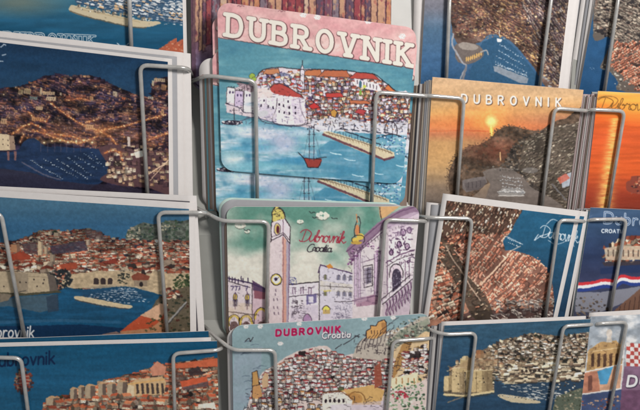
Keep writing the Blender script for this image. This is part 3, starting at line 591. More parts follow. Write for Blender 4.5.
def art_pink(dx=0, dy=0):
    A = Art(205, -10, 430, 200, (204, 150, 152), 6)
    X, Y = A.full()[2:]
    n = A.noise(26, 18, 3, 4)
    A.a[:] = C((218, 178, 172)); A.a += (C((200, 132, 138)) - A.a) * (np.clip(n * 1.3 - .2, 0, 1) * .8)[..., None]
    A.mottle(.05, 6, 5, 3)
    sea = [(205, 36), (218, 38), (260, 44), (310, 52), (360, 60), (400, 66), (430, 70), (430, 200), (205, 200)]
    A.poly(sea, (78, 138, 156)); mk = A.mask(sea)
    w1 = A.noise(40, 6, 4, 21); w2 = A.noise(18, 12, 3, 22)
    A.a += (C((124, 176, 182)) - A.a) * (mk * np.clip(w1 * 1.6 - .55, 0, 1) * .75)[..., None]
    A.a += (C((56, 116, 144)) - A.a) * (mk * np.clip(w2 * 1.6 - .7, 0, 1) * .6)[..., None]
    A.line([(218, 37.5), (260, 44), (310, 52), (360, 60), (400, 66), (416, 68.5)], .7, (70, 54, 60), .9)
    # letters
    A.text('DUBROVNIK', (227.5, 35.0), (20.3, 3.4), (.6, -20.5), [(5.7, (84, 52, 56), (.3, .4), .9), (4.3, (214, 206, 196), (0, 0), 1)], gap=.485, serif=.15)
    r = A.rng
    for _ in range(190):
        x = r.uniform(225, 410); y = 20 + (x - 225) * .168 + r.uniform(-2, 16)
        A.scrub([(x, y), (x + 2, y), (x + 2, y + 2), (x, y + 2)], 3, [(150, 130, 124), (176, 160, 150)], (.3, .9), .5)
    for (x, y) in [(267, 5.5), (303, 14.5), (317, 17), (368, 21), (402, 36)]: flower(A, x, y, 3.2)
    for (x, y) in [(240, 6), (281, 11), (350, 18)]: A.line(cr([(x - 3, y), (x - 1, y - 1), (x, y + .5), (x + 2, y - .8), (x + 4, y + .4)]), .6, (120, 70, 80), .8)
    # --- lower sea, pale and lilac strokes
    low = cr([(205, 118), (250, 120), (300, 126), (330, 116), (380, 118), (430, 122), (430, 200), (205, 200)], 3)
    A.poly(low, (110, 168, 186), .85)
    s1 = A.noise(30, 4, 4, 31); s2 = A.noise(14, 9, 3, 32); ml = A.mask(low)
    A.a += (C((216, 218, 228)) - A.a) * (ml * np.clip(s1 * 2.0 - 1.0, 0, 1) * .9)[..., None]
    A.a += (C((54, 124, 160)) - A.a) * (ml * np.clip(s2 * 2 - 1.05, 0, 1) * .9)[..., None]
    for (x, y, a, b, c) in [(262, 134, 18, 8, (214, 204, 220)), (284, 142, 12, 9, (206, 190, 214)), (240, 130, 12, 4, (210, 222, 228)), (300, 132, 10, 4, (200, 212, 224)), (268, 150, 22, 3, (200, 206, 222)), (250, 140, 16, 2.4, (80, 160, 190)), (250, 148, 22, 3.4, (64, 150, 186)), (232, 160, 12, 7, (196, 214, 216)), (256, 166, 24, 5, (112, 186, 204)), (290, 160, 22, 4, (40, 128, 176))]:
        A.ell(x, y, a, b, c, .62, .5)
    sketch(A, 260, 128, 300, 148, 26, (1, 4), (.5, 1.4), (120, 150, 190), .5)
    pm = [(330, 140), (410, 152), (410, 186), (322, 176), (316, 150)]
    A.wash(pm, (56, 128, 162), .55, 9, .8, 8); A.ell(360, 165, 38, 10, (60, 132, 164), .5, .6)
    for (x, y) in [(344, 158), (372, 172), (396, 165), (352, 174), (330, 152)]: A.line(cr([(x, y), (x + 5, y + 1.5), (x + 11, y + 2)]), .9, (190, 220, 232), .8)
    # --- the old town: walls, roofs
    hill = cr([(226, 92), (236, 87), (248, 84), (256, 76), (262, 70), (276, 67), (292, 69), (304, 68), (318, 69), (334, 70), (346, 71), (356, 72), (374, 75), (386, 84), (396, 91), (410, 94), (414, 130), (380, 134), (340, 130), (310, 128), (226, 112)], 3)
    A.poly(hill, (206, 190, 196))
    PR = [(184, 76, 62), (198, 116, 76), (170, 84, 68), (206, 140, 96), (150, 70, 66), (188, 96, 78)]
    PW = [(228, 216, 220), (214, 200, 216), (232, 222, 208), (190, 176, 200), (222, 196, 150)]
    A.town([(262, 72), (300, 72), (350, 74), (376, 78), (398, 94), (410, 98), (408, 122), (380, 126), (330, 124), (306, 118), (300, 96), (262, 92)], 5.6, 3.7, PR, PW, w=(3.4, 7), hw=(1.8, 3), hr=(1, 2.2), ink=(INK, .42, .8), darkp=.06, dark=(90, 70, 110), green=[(120, 140, 60), (80, 110, 70), (200, 180, 70)], greenp=.05)
    A.houses([(262, 74), (300, 73), (350, 76), (376, 82), (398, 93), (413, 97), (414, 124), (380, 126), (330, 120), (306, 114), (300, 92), (264, 90)], 7, 4.6, PR, PW + [(236, 228, 226)], (4, 7.5), (2, 3.6), (1.1, 2), ink=(INK, .5, .85), skip=.2, dark=(120, 96, 130), win=(60, 44, 70))
    A.scrub([(300, 84), (404, 100), (404, 122), (308, 118)], 70, [(196, 60, 60), (206, 140, 70), (150, 120, 170), (110, 130, 80), (60, 50, 90)], (.6, 1.6), .7)
    # long ridge roofs
    for pts, c in [([(262, 74), (266, 69), (278, 68), (280, 74)], (192, 122, 82)), ([(300, 75), (306, 70), (320, 69), (322, 76)], (190, 108, 66)), ([(318, 76), (324, 70), (346, 70), (350, 77)], (184, 98, 64)), ([(348, 78), (356, 72), (372, 73), (380, 80), (372, 79)], (180, 68, 58)), ([(384, 88), (388, 84), (396, 92), (394, 94)], (204, 110, 60)), ([(270, 86), (276, 82), (290, 90), (296, 95), (280, 92)], (184, 66, 58)), ([(354, 112), (358, 108), (366, 110), (364, 115)], (184, 62, 66)), ([(308, 106), (314, 102), (320, 107), (312, 109)], (196, 48, 48)), ([(349, 100), (366, 100), (372, 104), (350, 103)], (188, 102, 66)), ([(325, 93), (340, 92), (344, 97), (326, 97)], (190, 60, 54))]:
        A.poly(pts, c); A.line(pts + [pts[0]], .5, INK, .85)
    A.poly([(354, 78), (378, 84), (382, 92), (356, 86)], (226, 212, 220)); 
    for k in range(7): A.line([(357 + 3.2 * k, 80 + .9 * k), (357 + 3.2 * k, 83.5 + .9 * k)], .9, INK, .8)
    A.poly([(272, 74), (284, 72), (292, 76), (292, 86), (276, 84)], (120, 126, 160)); [A.line([(274 + 3 * k, 74), (274 + 3 * k, 85)], .5, INK, .8) for k in range(6)]
    A.line([(302, 60), (302, 70)], .7, INK); A.poly([(300, 70), (302, 64), (304, 70), (304, 88), (300, 88)], (214, 206, 216)); A.line([(300, 70), (302, 64), (304, 70), (304, 92), (300, 92), (300, 70)], .5, INK, .9)
    A.line(cr([(256, 78), (262, 70), (278, 67), (300, 69), (318, 69), (346, 70), (358, 72), (374, 74), (386, 83), (396, 91), (408, 94)]), .9, INK, .85)
    for (x, y, q) in [(252, 76, 3.0), (254, 79, 2.4)]: A.ell(x, y, q, q, (150, 176, 66)); A.line(ov(x, y, q, q), .4, INK, .6)
    A.ell(360, 84, 1.6, 4, (60, 100, 120)); A.ell(364, 86, 1.8, 1.8, (190, 200, 70)); A.ell(360, 92, 1.4, 3, (120, 160, 60))
    # fort walls
    A.poly([(256, 86), (272, 86), (300, 96), (304, 98), (306, 122), (296, 124), (262, 120), (256, 110)], (222, 212, 222))
    A.line([(256, 86), (272, 87), (300, 97), (304, 98)], .6, INK, .8)
    big = cr([(277, 98), (288, 96.5), (299, 98.5), (301, 110), (305, 122), (292, 125), (276, 123), (272, 119), (276, 108)], 3)
    A.poly(big, (230, 220, 228)); A.line(cr([(299, 98), (301, 110), (305, 122), (292, 125), (276, 123), (272, 119), (276, 108), (277, 98)]), .6, INK, .9)
    for (x, y) in [(261, 105), (268, 106), (273, 107), (279, 104), (283, 105), (289, 107), (295, 107), (279, 111), (284, 112), (289, 113), (295, 112.5), (264, 100), (288, 101)]:
        A.poly([(x - .7, y - 1), (x + .8, y - 1), (x + .8, y + 1.3), (x - .7, y + 1.3)], (46, 36, 56))
    for (x0, y0, x1, y1, c) in [(227, 87, 235, 103, (222, 216, 218)), (235, 90, 243, 106, (196, 176, 206)), (244, 90, 256, 112, (220, 214, 220))]:
        A.poly([(x0, y0), (x1, y0 + .8), (x1, y1), (x0 - 1, y1)], c); A.line([(x0 - 1, y1), (x0, y0), (x1, y0 + .8), (x1, y1)], .55, INK, .9)
        for k in range(3): A.line([(x0 + 1 + k * 2.6, y0), (x0 + 2 + k * 2.6, y0 - .8)], .7, INK, .8)
        for k in (0, 1): A.ell(x0 + 2.6 + 3 * k, y0 + 5, .8, 1.4, (60, 44, 90))
    A.poly([(236, 82), (250, 84), (258, 90), (250, 92), (240, 88)], (176, 150, 160)); sketch(A, 236, 81, 258, 90, 24, (1, 3), (.4, .7))
    A.scrub([(222, 102), (244, 104), (244, 108), (224, 106)], 24, [(200, 190, 200), (50, 36, 50), (90, 70, 90)], (.8, 1.7))
    A.wash([(258, 104), (276, 108), (276, 122), (262, 119)], (176, 166, 190), .6, 6, .7); A.wash([(290, 98), (300, 98), (306, 122), (294, 124)], (186, 172, 196), .6, 6, .75, 9); A.wash([(256, 88), (272, 88), (272, 98), (257, 98)], (206, 184, 170), .6, 5, .6, 6)
    A.town([(258, 78), (274, 74), (300, 78), (302, 97), (280, 90), (268, 88), (257, 88)], 5, 3, [(196, 104, 66), (150, 140, 176), (206, 60, 50)], [(222, 212, 218), (190, 180, 206), (214, 196, 170)], w=(3, 5.6), hw=(2, 3.4), hr=(.8, 1.4), ink=(INK, .5, .85), darkp=.08, dark=(80, 80, 120))
    A.poly(cr([(270, 88), (276, 83), (286, 86), (298, 93), (303, 97), (290, 96), (274, 93)], 3, True), (180, 66, 60)); A.line(cr([(268, 89), (276, 83), (286, 86), (298, 93), (303, 97)]), .6, INK, .8)
    sketch(A, 256, 96, 306, 124, 60, (1, 4), (.25, .5), (96, 84, 110), .6); sketch(A, 258, 72, 304, 98, 50, (1, 3), (.3, .7)); sketch(A, 226, 100, 262, 124, 30, (1, 4), (.4, .8), (70, 66, 90))
    A.ell(252, 104, 7, 2, (120, 160, 178), .5, .5)
    A.scrub([(257, 98), (300, 98), (305, 122), (262, 119)], 80, [(196, 184, 200), (206, 196, 190), (180, 166, 186), (214, 202, 206)], (1, 2.6), .5); sketch(A, 257, 98, 304, 122, 50, (1, 3), (.25, .45), (80, 66, 90), .7)
    for (x, y) in [(261, 105), (268, 106), (273, 107), (279, 104), (283, 105), (289, 107), (295, 107), (279, 111), (284, 112), (289, 113), (295, 112.5)]: A.poly([(x - .7, y - 1.2), (x + .8, y - 1.2), (x + .8, y + 1.4), (x - .7, y + 1.4)], (46, 36, 56))
    sketch(A, 262, 116, 410, 128, 60, (1, 5), (.4, .8), (60, 60, 90), .7); A.scrub([(230, 126), (310, 126), (300, 136), (236, 132)], 50, [(150, 180, 200), (206, 206, 216), (110, 150, 180)], (1, 3), .4, .35)
    # shore, island, sketchy quay marks
    A.line(cr([(228, 104), (240, 108), (244, 112), (256, 114), (262, 121), (276, 124), (296, 126), (312, 122)]), .8, (60, 60, 80), .8)
    A.poly(cr([(256, 112), (266, 110), (268, 114), (260, 117)], 3, True), (190, 190, 196)); A.line([(234, 108), (234, 120)], .6, INK); A.line([(232, 110), (237, 110)], .5, INK)
    A.ell(232, 122.5, 10.5, 2.4, (44, 42, 60)); A.scrub([(222, 121), (242, 121), (242, 124), (223, 124)], 30, [(196, 190, 196), (220, 214, 214), (110, 80, 90)], (.6, 1.3))
    A.line(cr([(240, 121), (252, 117), (262, 119), (280, 124), (300, 126)]), 1.0, (70, 70, 96), .7)
    A.poly([(310, 120), (340, 116), (372, 124), (410, 120), (410, 136), (392, 134), (350, 132), (312, 128)], (204, 206, 216), .8)
    sketch(A, 306, 112, 410, 130, 170, (.8, 3.4), (.4, .8)); A.scrub([(306, 116), (408, 118), (408, 132), (310, 130)], 60, [(60, 80, 120), (40, 50, 80), (220, 220, 226), (190, 120, 70)], (.5, 1.4))
    A.poly([(330, 111), (334, 108), (337, 112), (335, 117), (331, 116)], (196, 140, 60)); A.line([(330, 111), (334, 108), (337, 112), (335, 117), (331, 116), (330, 111)], .5, INK)
    A.line(cr([(384, 132), (386, 124), (391, 121), (396, 126), (397, 134)]), .7, INK); A.line([(392, 122), (392, 138)], .5, INK); A.line(cr([(376, 138), (390, 134), (400, 136), (412, 142)]), 1, INK, .9)
    A.scrub([(378, 136), (410, 136), (408, 154), (388, 154)], 130, [(46, 96, 160), (110, 160, 200), (220, 226, 230), (40, 60, 100)], (.6, 1.5))
    for k in range(5): x = 340 + k * 11; A.line([(x, 128 + k), (x + 7, 129.5 + k)], 1.4, (40, 44, 60), .8); A.line([(x + 3, 128 + k), (x + 3, 122 + k)], .4, INK)
    # pier
    A.poly([(323, 131), (328, 130.5), (360, 140), (394, 152), (394, 156), (384, 160), (360, 151), (324, 135)], (204, 190, 156))
    A.line([(323, 134), (360, 149), (384, 159.5), (393, 157)], 2.2, (96, 52, 64), .9); A.line([(326, 131.5), (362, 142), (392, 153)], .6, INK, .7)
    for k in range(22): t = k / 21; x = 328 + 62 * t; y = 131 + 20 * t; A.line([(x, y), (x + 1.5, y + 3)], .5, (140, 108, 70), .9); A.line([(x, y - 1), (x + r.uniform(-1, 2), y - r.uniform(2, 5))], .6, (30, 50, 80), .8)
    for (x, y) in [(345, 131), (352, 133), (360, 136), (367, 138), (374, 142)]: A.line([(x, y), (x + 6, y + 2.2)], 1.3, (36, 40, 56), .85)
    # red ship
    A.poly(cr([(303, 157), (306, 162), (309, 167), (318, 167), (321, 162), (321, 158), (312, 159)], 2), (150, 56, 48)); A.line([(298, 152), (303, 157), (308, 167), (318, 167), (321, 161)], .8, INK); A.line([(303, 157.5), (321, 159)], .8, (60, 30, 36)); A.line([(316, 158), (326, 156.5)], .6, INK)
    for x in (309, 313.5): A.line([(x, 126), (x, 160)], .6, (50, 40, 60)); A.line([(x - 1.6, 134), (x + 1.8, 134)], .4, INK); A.line([(x - 1.6, 146), (x + 1.8, 146)], .4, INK)
    A.line([(309, 130), (303, 157)], .25, INK, .6); A.line([(313.5, 130), (321, 158)], .25, INK, .6)
    A.mottle(.04, 2, 2, 9); A.grain(.02); return A

def art_square():
    A = Art(212, 190, 432, 335, (196, 196, 184), 7)
    X, Y = A.full()[2:]
    n = A.noise(24, 18, 3, 5)
    top = np.clip((272 - Y) / 54 + (n - .5) * .9, 0, 1) * np.clip((X - 205) / 40, .25, 1)
    A.a[:] = C((208, 204, 190)); A.a += (C((86, 138, 122)) - A.a) * (top * np.clip(1 - (X - 372) / 60, .2, 1))[..., None]
    A.mottle(.04, 8, 6, 4)
    PINK = (206, 192, 196); LIL = (166, 154, 172); YEL = (216, 186, 70); PUR = (98, 66, 98)
    def win(x, y, w=1.6, h=3.4, c=(70, 60, 90), arch=True):
        A.poly([(x, y), (x + w, y), (x + w, y + h), (x, y + h)], c); 
        if arch: A.ell(x + w / 2, y, w / 2, w / 2, c)
        A.line([(x - .5, y + h), (x - .5, y - .3), (x + w / 2, y - w * .7), (x + w + .5, y - .3), (x + w + .5, y + h)], .38, INK, .85)
    # tower
    A.poly([(270, 226), (284, 222), (289, 228), (288, 335), (268, 335)], (208, 192, 194)); A.poly([(282, 222), (290, 229), (289, 335), (282, 335)], (206, 150, 132)); A.poly([(286, 226), (290, 229), (289.5, 335), (286, 335)], LIL)
    A.poly([(271, 222), (283, 216), (290, 226), (289, 243), (283, 236), (271, 241)], (216, 200, 206)); 
    A.line([(268, 335), (269, 242), (271, 241), (271, 222), (283, 216), (290, 226), (289.5, 243), (283, 234), (271, 240)], .8, INK, .95); A.line([(283, 216), (283, 335)], .6, PUR, .8); A.line([(289, 243), (288, 335)], .7, PUR, .95); A.line([(271, 237), (283, 232), (289, 239)], .6, INK)
    A.poly(cr([(272, 221), (272, 212), (275, 206), (276, 200), (278, 206), (283, 211), (285, 217), (280, 219)], 3, True), (206, 190, 96)); A.line(cr([(272, 221), (272, 212), (275, 206), (276, 200), (278, 206), (283, 211), (285, 217)]), .8, INK); sketch(A, 271, 207, 284, 220, 26, (1, 3), (.4, .8))
    A.ell(277, 228.5, 2.6, 5, (206, 180, 90)); A.ell(277.5, 229, 1.6, 4, (90, 30, 50)); A.line(ov(277, 228.5, 3.2, 6), .5, INK)
    A.ell(276, 279, 5.4, 5.6, (220, 196, 84)); A.ell(276, 279, 3.8, 4, (226, 214, 210)); A.line(ov(276, 279, 5.4, 5.6), .8, INK); A.ell(275.6, 278.6, 1.5, 1.7, (50, 40, 80)); A.line([(276, 279), (278.4, 276.8)], .6, INK)
    for (x, y) in [(275.5, 289), (275, 293), (273.5, 298), (277, 298), (273.5, 306), (277, 306), (274, 312), (278, 312)]: A.line([(x, y), (x + .2, y + 1.7)], 1.0, (90, 70, 90), .8)
    # palace left with crenels
    A.poly([(218, 276), (252, 284), (252, 335), (216, 335)], PINK); A.poly([(252, 284), (266, 292), (266, 335), (252, 335)], (196, 168, 178)); A.poly([(252, 280), (266, 288), (266, 294), (253, 290)], (86, 60, 92)); A.poly([(254, 290), (266, 292), (266, 299), (254, 298)], (136, 78, 92))
    A.line([(218, 276), (252, 283), (266, 289)], 1.3, (60, 44, 80)); A.line([(228, 281), (250, 287)], .7, INK); A.line([(252, 283), (252, 325)], .7, INK)
    for (x, y) in [(221, 271), (223, 272), (226, 275), (229, 276), (232, 277), (235, 278), (241, 276), (243, 278), (248, 278), (238, 279)]: A.line([(x, y), (x, y + 4)], 1.1, (54, 40, 70), .95)
    A.line([(227, 274), (227, 312)], .8, INK); A.line([(221, 276), (221, 316)], .5, (110, 80, 120))
    for x in (232, 235.5, 238.5, 246): A.line([(x - 1.2, 286), (x + 1.4, 286), (x, 290)], .8, (60, 46, 90))
    for x in (235, 247): A.ell(x, 297, 2.2, 3.4, YEL); A.line(ov(x, 297, 2, 4), .5, INK); A.line([(x, 292), (x, 309)], .9, (100, 70, 100)); win(x - 1.6, 300, 1, 6); win(x + .8, 300, 1, 6)
    A.ell(225, 294, 1.4, 4, (206, 180, 96)); A.line([(216, 310), (252, 314)], .8, INK)
    for (x, q) in [(224, 4.5), (234, 6), (246, 6), (261, 6)]:
        A.line(ov(x, 325 if x < 255 else 318, q, q * 1.6, 180, 360), 2.2, (206, 176, 74)); A.line(ov(x, 325 if x < 255 else 318, q + 1.2, q * 1.6 + 1.2, 180, 360), .6, INK); A.ell(x, 327, q - 1.6, q, (110, 84, 84)); A.line([(x - q - 1, 318), (x - q - 1, 332)], .8, INK)
    sketch(A, 218, 312, 264, 330, 60, (1, 3))
    # middle houses
    A.poly([(289, 284), (318, 281), (318, 335), (288, 335)], (214, 204, 212)); A.line([(289, 284), (318, 281)], 1.1, INK); A.line([(289, 296), (318, 293)], .7, INK)
    for x in (292, 300, 308): A.line([(x, 287), (x + 3.5, 287)], .7, INK); A.line([(x + .5, 287), (x + .5, 293)], .7, PUR); A.line([(x + 2.8, 287), (x + 2.8, 293)], .7, PUR)
    sketch(A, 290, 300, 304, 328, 60, (1, 4), (.5, .9)); sketch(A, 288, 276, 296, 284, 12, (1, 3), (.6, 1), (60, 60, 130)); A.poly([(306, 294), (316, 293), (316, 302), (306, 304)], (84, 74, 130), .8); A.poly([(308, 296), (313, 296), (313, 302), (308, 302)], (206, 200, 214)); A.ell(307, 322, 4.5, 9, (160, 110, 160)); A.line(ov(307, 322, 4.5, 9, 180, 360), .8, INK)
    A.poly([(319, 268), (322, 264), (352, 272), (353, 335), (318, 335)], (200, 194, 206)); A.line([(318, 272), (320, 264), (326, 266), (353, 273)], 1.1, (76, 50, 90)); A.poly([(326, 265), (330, 263), (333, 267), (328, 268)], (206, 130, 50)); A.line([(319, 268), (319, 330)], .7, INK)
    for row, y in enumerate((275, 291)):
        for k, x in enumerate((324, 337, 343, 349)): win(x, y + k * .3, 2, 4, (110, 110, 76) if k == 0 else (110, 108, 130))
    A.line([(320, 285), (352, 287)], .6, INK); A.line([(330, 283), (330, 288)], .6, INK); A.line([(334, 301), (352, 301)], .6, INK); A.ell(326, 309, 3.4, 3.4, (230, 214, 84)); A.line(ov(326, 309, 3.8, 3.8, 180, 360), .7, INK); A.poly([(322.5, 309), (329.5, 309), (329.5, 313), (322.5, 313)], (190, 160, 90)); sketch(A, 334, 302, 352, 320, 50, (1, 4), (.3, .6), (80, 76, 100)); A.line([(324, 290), (330, 290)], 1.6, (206, 186, 90))
    sketch(A, 321, 266, 352, 302, 26, (1, 2), (.3, .5))
    # church facade
    A.poly([(352, 256), (358, 246), (382, 226), (400, 212), (432, 205), (432, 335), (352, 335)], (206, 196, 198))
    A.poly([(378, 204), (402, 204), (386, 216), (380, 219)], (206, 158, 104)); A.line([(379, 204), (381, 219)], .7, INK)
    A.poly(cr([(346, 250), (350, 244), (362, 236), (378, 222), (392, 213), (408, 206), (420, 205), (420, 212), (398, 222), (384, 228), (370, 240), (360, 250), (352, 262)], 2), (136, 106, 132))
    for a, b in (([(346, 251), (362, 238), (380, 223), (400, 211), (418, 206)], 1.1), ([(350, 262), (360, 250), (372, 240), (386, 228), (404, 219), (420, 212)], .9), ([(352, 256), (366, 242), (384, 226), (402, 216)], .6)): A.line(a, b, PUR, .95)
    for k in range(22): x = 350 + 3 * k; y = 252 - 1.85 * k + .011 * k * k; A.line([(x, y), (x + 1, y + 3)], .6, INK, .8)
    A.poly([(386, 222), (412, 212), (420, 212), (420, 224), (388, 226)], (192, 172, 190), .7)
    A.ell(357, 230, 2.2, 6, (206, 128, 76)); A.line(cr([(355, 238), (354, 230), (356, 222), (358, 216), (360, 222), (359, 230), (360, 238)]), .7, INK); A.line([(357, 222), (356, 214)], 1.1, (206, 130, 80))
    A.ell(355, 240, 3.6, 3, (212, 180, 72)); A.ell(360, 236, 3.8, 3.2, (212, 180, 72)); A.ell(356, 242, 5.5, 1.8, (190, 150, 60)); A.line(ov(358, 239, 6.5, 4.5, 150, 400), .7, INK)
    for x, w in ((354, 2.6), (358, 2), (374, 3.6), (379, 2)):
        A.poly([(x, 254), (x + w, 250), (x + w, 302), (x, 304)], (198, 172, 196)); A.line([(x, 254), (x, 304)], .6, PUR); A.line([(x + w, 250), (x + w, 302)], .5, PUR)
    for (x, y) in [(350, 260), (354, 252), (376, 250), (370, 244)]: A.scrub([(x - 3, y - 4), (x + 4, y - 4), (x + 4, y + 4), (x - 3, y + 4)], 14, [(130, 70, 130), (90, 50, 90), (210, 190, 200)], (.8, 1.8))
    A.poly([(364, 268), (371, 266), (371, 282), (365, 284)], (120, 110, 130)); A.line([(363, 266), (372, 264), (372, 285), (364, 287), (363, 266)], .8, INK); [A.line([(364, 270 + 4 * k), (371, 268.6 + 4 * k)], .5, INK) for k in range(4)]; A.line([(367.5, 267), (367.5, 283)], .5, INK); A.line([(361, 262), (374, 258)], .7, PUR)
    A.poly([(354, 298), (374, 294), (380, 300), (376, 304), (356, 306)], (164, 124, 146)); A.line([(352, 300), (376, 295), (382, 300)], .9, PUR)
    A.poly([(382, 226), (388, 224), (388, 335), (382, 335)], (170, 154, 164), .5)
    A.poly([(388, 232), (404, 226), (410, 224), (412, 270), (388, 300)], (222, 210, 214)); sketch(A, 388, 226, 414, 262, 90, (1, 4), (.5, 1.2), (74, 46, 80), .9)
    for (x, y, q) in [(403, 232, 3.4), (409, 230, 3), (399, 244, 3), (407, 246, 3), (391, 252, 2.6)]: A.line(ov(x, y, q * .7, q), 1.1, (70, 40, 76)); A.ell(x, y, q * .35, q * .5, (150, 110, 150))
    A.line([(386, 262), (400, 254), (414, 250)], 1.1, PUR); A.line([(386, 266), (400, 258), (414, 254)], .6, INK)
    A.ell(396, 274, 6.2, 9, (216, 196, 206)); A.line(ov(396, 274, 7, 10.5, 165, 375), .9, INK); A.ell(396.3, 276, 4.6, 7.5, (66, 56, 76)); A.poly([(391.8, 276), (400.8, 276), (400.8, 292), (392, 298)], (66, 56, 76)); sketch(A, 392, 270, 400, 290, 26, (1, 4), (.3, .6), (170, 160, 180))
    for x in (387, 405, 409): A.line([(x, 260), (x, 294)], .7, PUR)
    st = [(384, 304), (412, 276), (420, 268), (420, 335), (384, 335)]
    A.poly(st, (190, 174, 186)); A.line([(382, 302), (412, 277), (420, 270)], 2.0, (210, 200, 206)); A.line([(382, 304), (412, 279), (420, 272)], .8, INK); A.line([(380, 300), (410, 275)], .7, INK)
    for k in range(11): x = 386 + 3 * k; y = 301 - 2.5 * k; A.line(cr([(x, y + 1), (x + 1.2, y + 6), (x - .3, y + 11), (x + 1, y + 17)]), 1.2, (112, 76, 110), .85); A.line([(x + 1.4, y + 1), (x + 1.4, y + 18)], .5, INK, .7)
    sketch(A, 353, 246, 384, 304, 90, (1, 5), (.3, .6), (80, 56, 84), .7); sketch(A, 387, 262, 414, 300, 60, (1, 4), (.3, .6), (70, 50, 76), .7); sketch(A, 320, 268, 352, 320, 60, (1, 3), (.3, .5), (70, 60, 90), .7); sketch(A, 289, 284, 318, 326, 50, (1, 3), (.3, .6), (60, 50, 70), .7); sketch(A, 218, 284, 252, 318, 50, (1, 3), (.3, .6), (90, 70, 90), .7); sketch(A, 270, 244, 288, 320, 26, (1, 4), (.25, .4), (120, 90, 120), .6)
    for (pl, c) in [([(353, 262), (366, 254), (366, 300), (353, 304)], (190, 174, 190)), ([(388, 226), (412, 214), (412, 232), (388, 240)], (186, 160, 186)), ([(320, 280), (352, 284), (352, 292), (320, 290)], (206, 196, 160)), ([(290, 306), (318, 304), (318, 326), (290, 326)], (180, 170, 190)), ([(228, 300), (252, 304), (252, 318), (228, 316)], (206, 180, 140))]: A.wash(pl, c, .7, 6, .55, 12)
    # clouds, birds, words
    for (cx, cy, q) in [(322, 215, 5), (300, 221, 2.6), (240, 225, 4), (247, 231, 2)]:
        for k in range(7): A.ell(cx + q * math.cos(k * .9), cy + q * .45 * math.sin(k * .9), q * .42, q * .4, (214, 212, 196))
        A.line(ov(cx, cy + .5, q * 1.25, q * .8, 20, 170), .6, (90, 90, 84), .8)
    for (x, y) in [(311, 212), (314, 217), (333, 218), (246, 230)]: A.line(cr([(x - 2, y - 1), (x, y + .4), (x + 2, y - .6), (x + 4, y)]), .8, (50, 60, 60))
    A.text('Dubrovnik', (300.5, 240.5), (12.6, .6), (2.6, -10.6), [(.85, (150, 44, 62), (0, 0), .95)], 'script', gap=0.01)
    A.text('Croatia', (307.5, 250.5), (9.5, .4), (1.8, -7), [(.8, (44, 34, 44), (0, 0), 1)], 'script', gap=0.03)
    A.mottle(.04, 2, 2, 9); A.grain(.02); return A

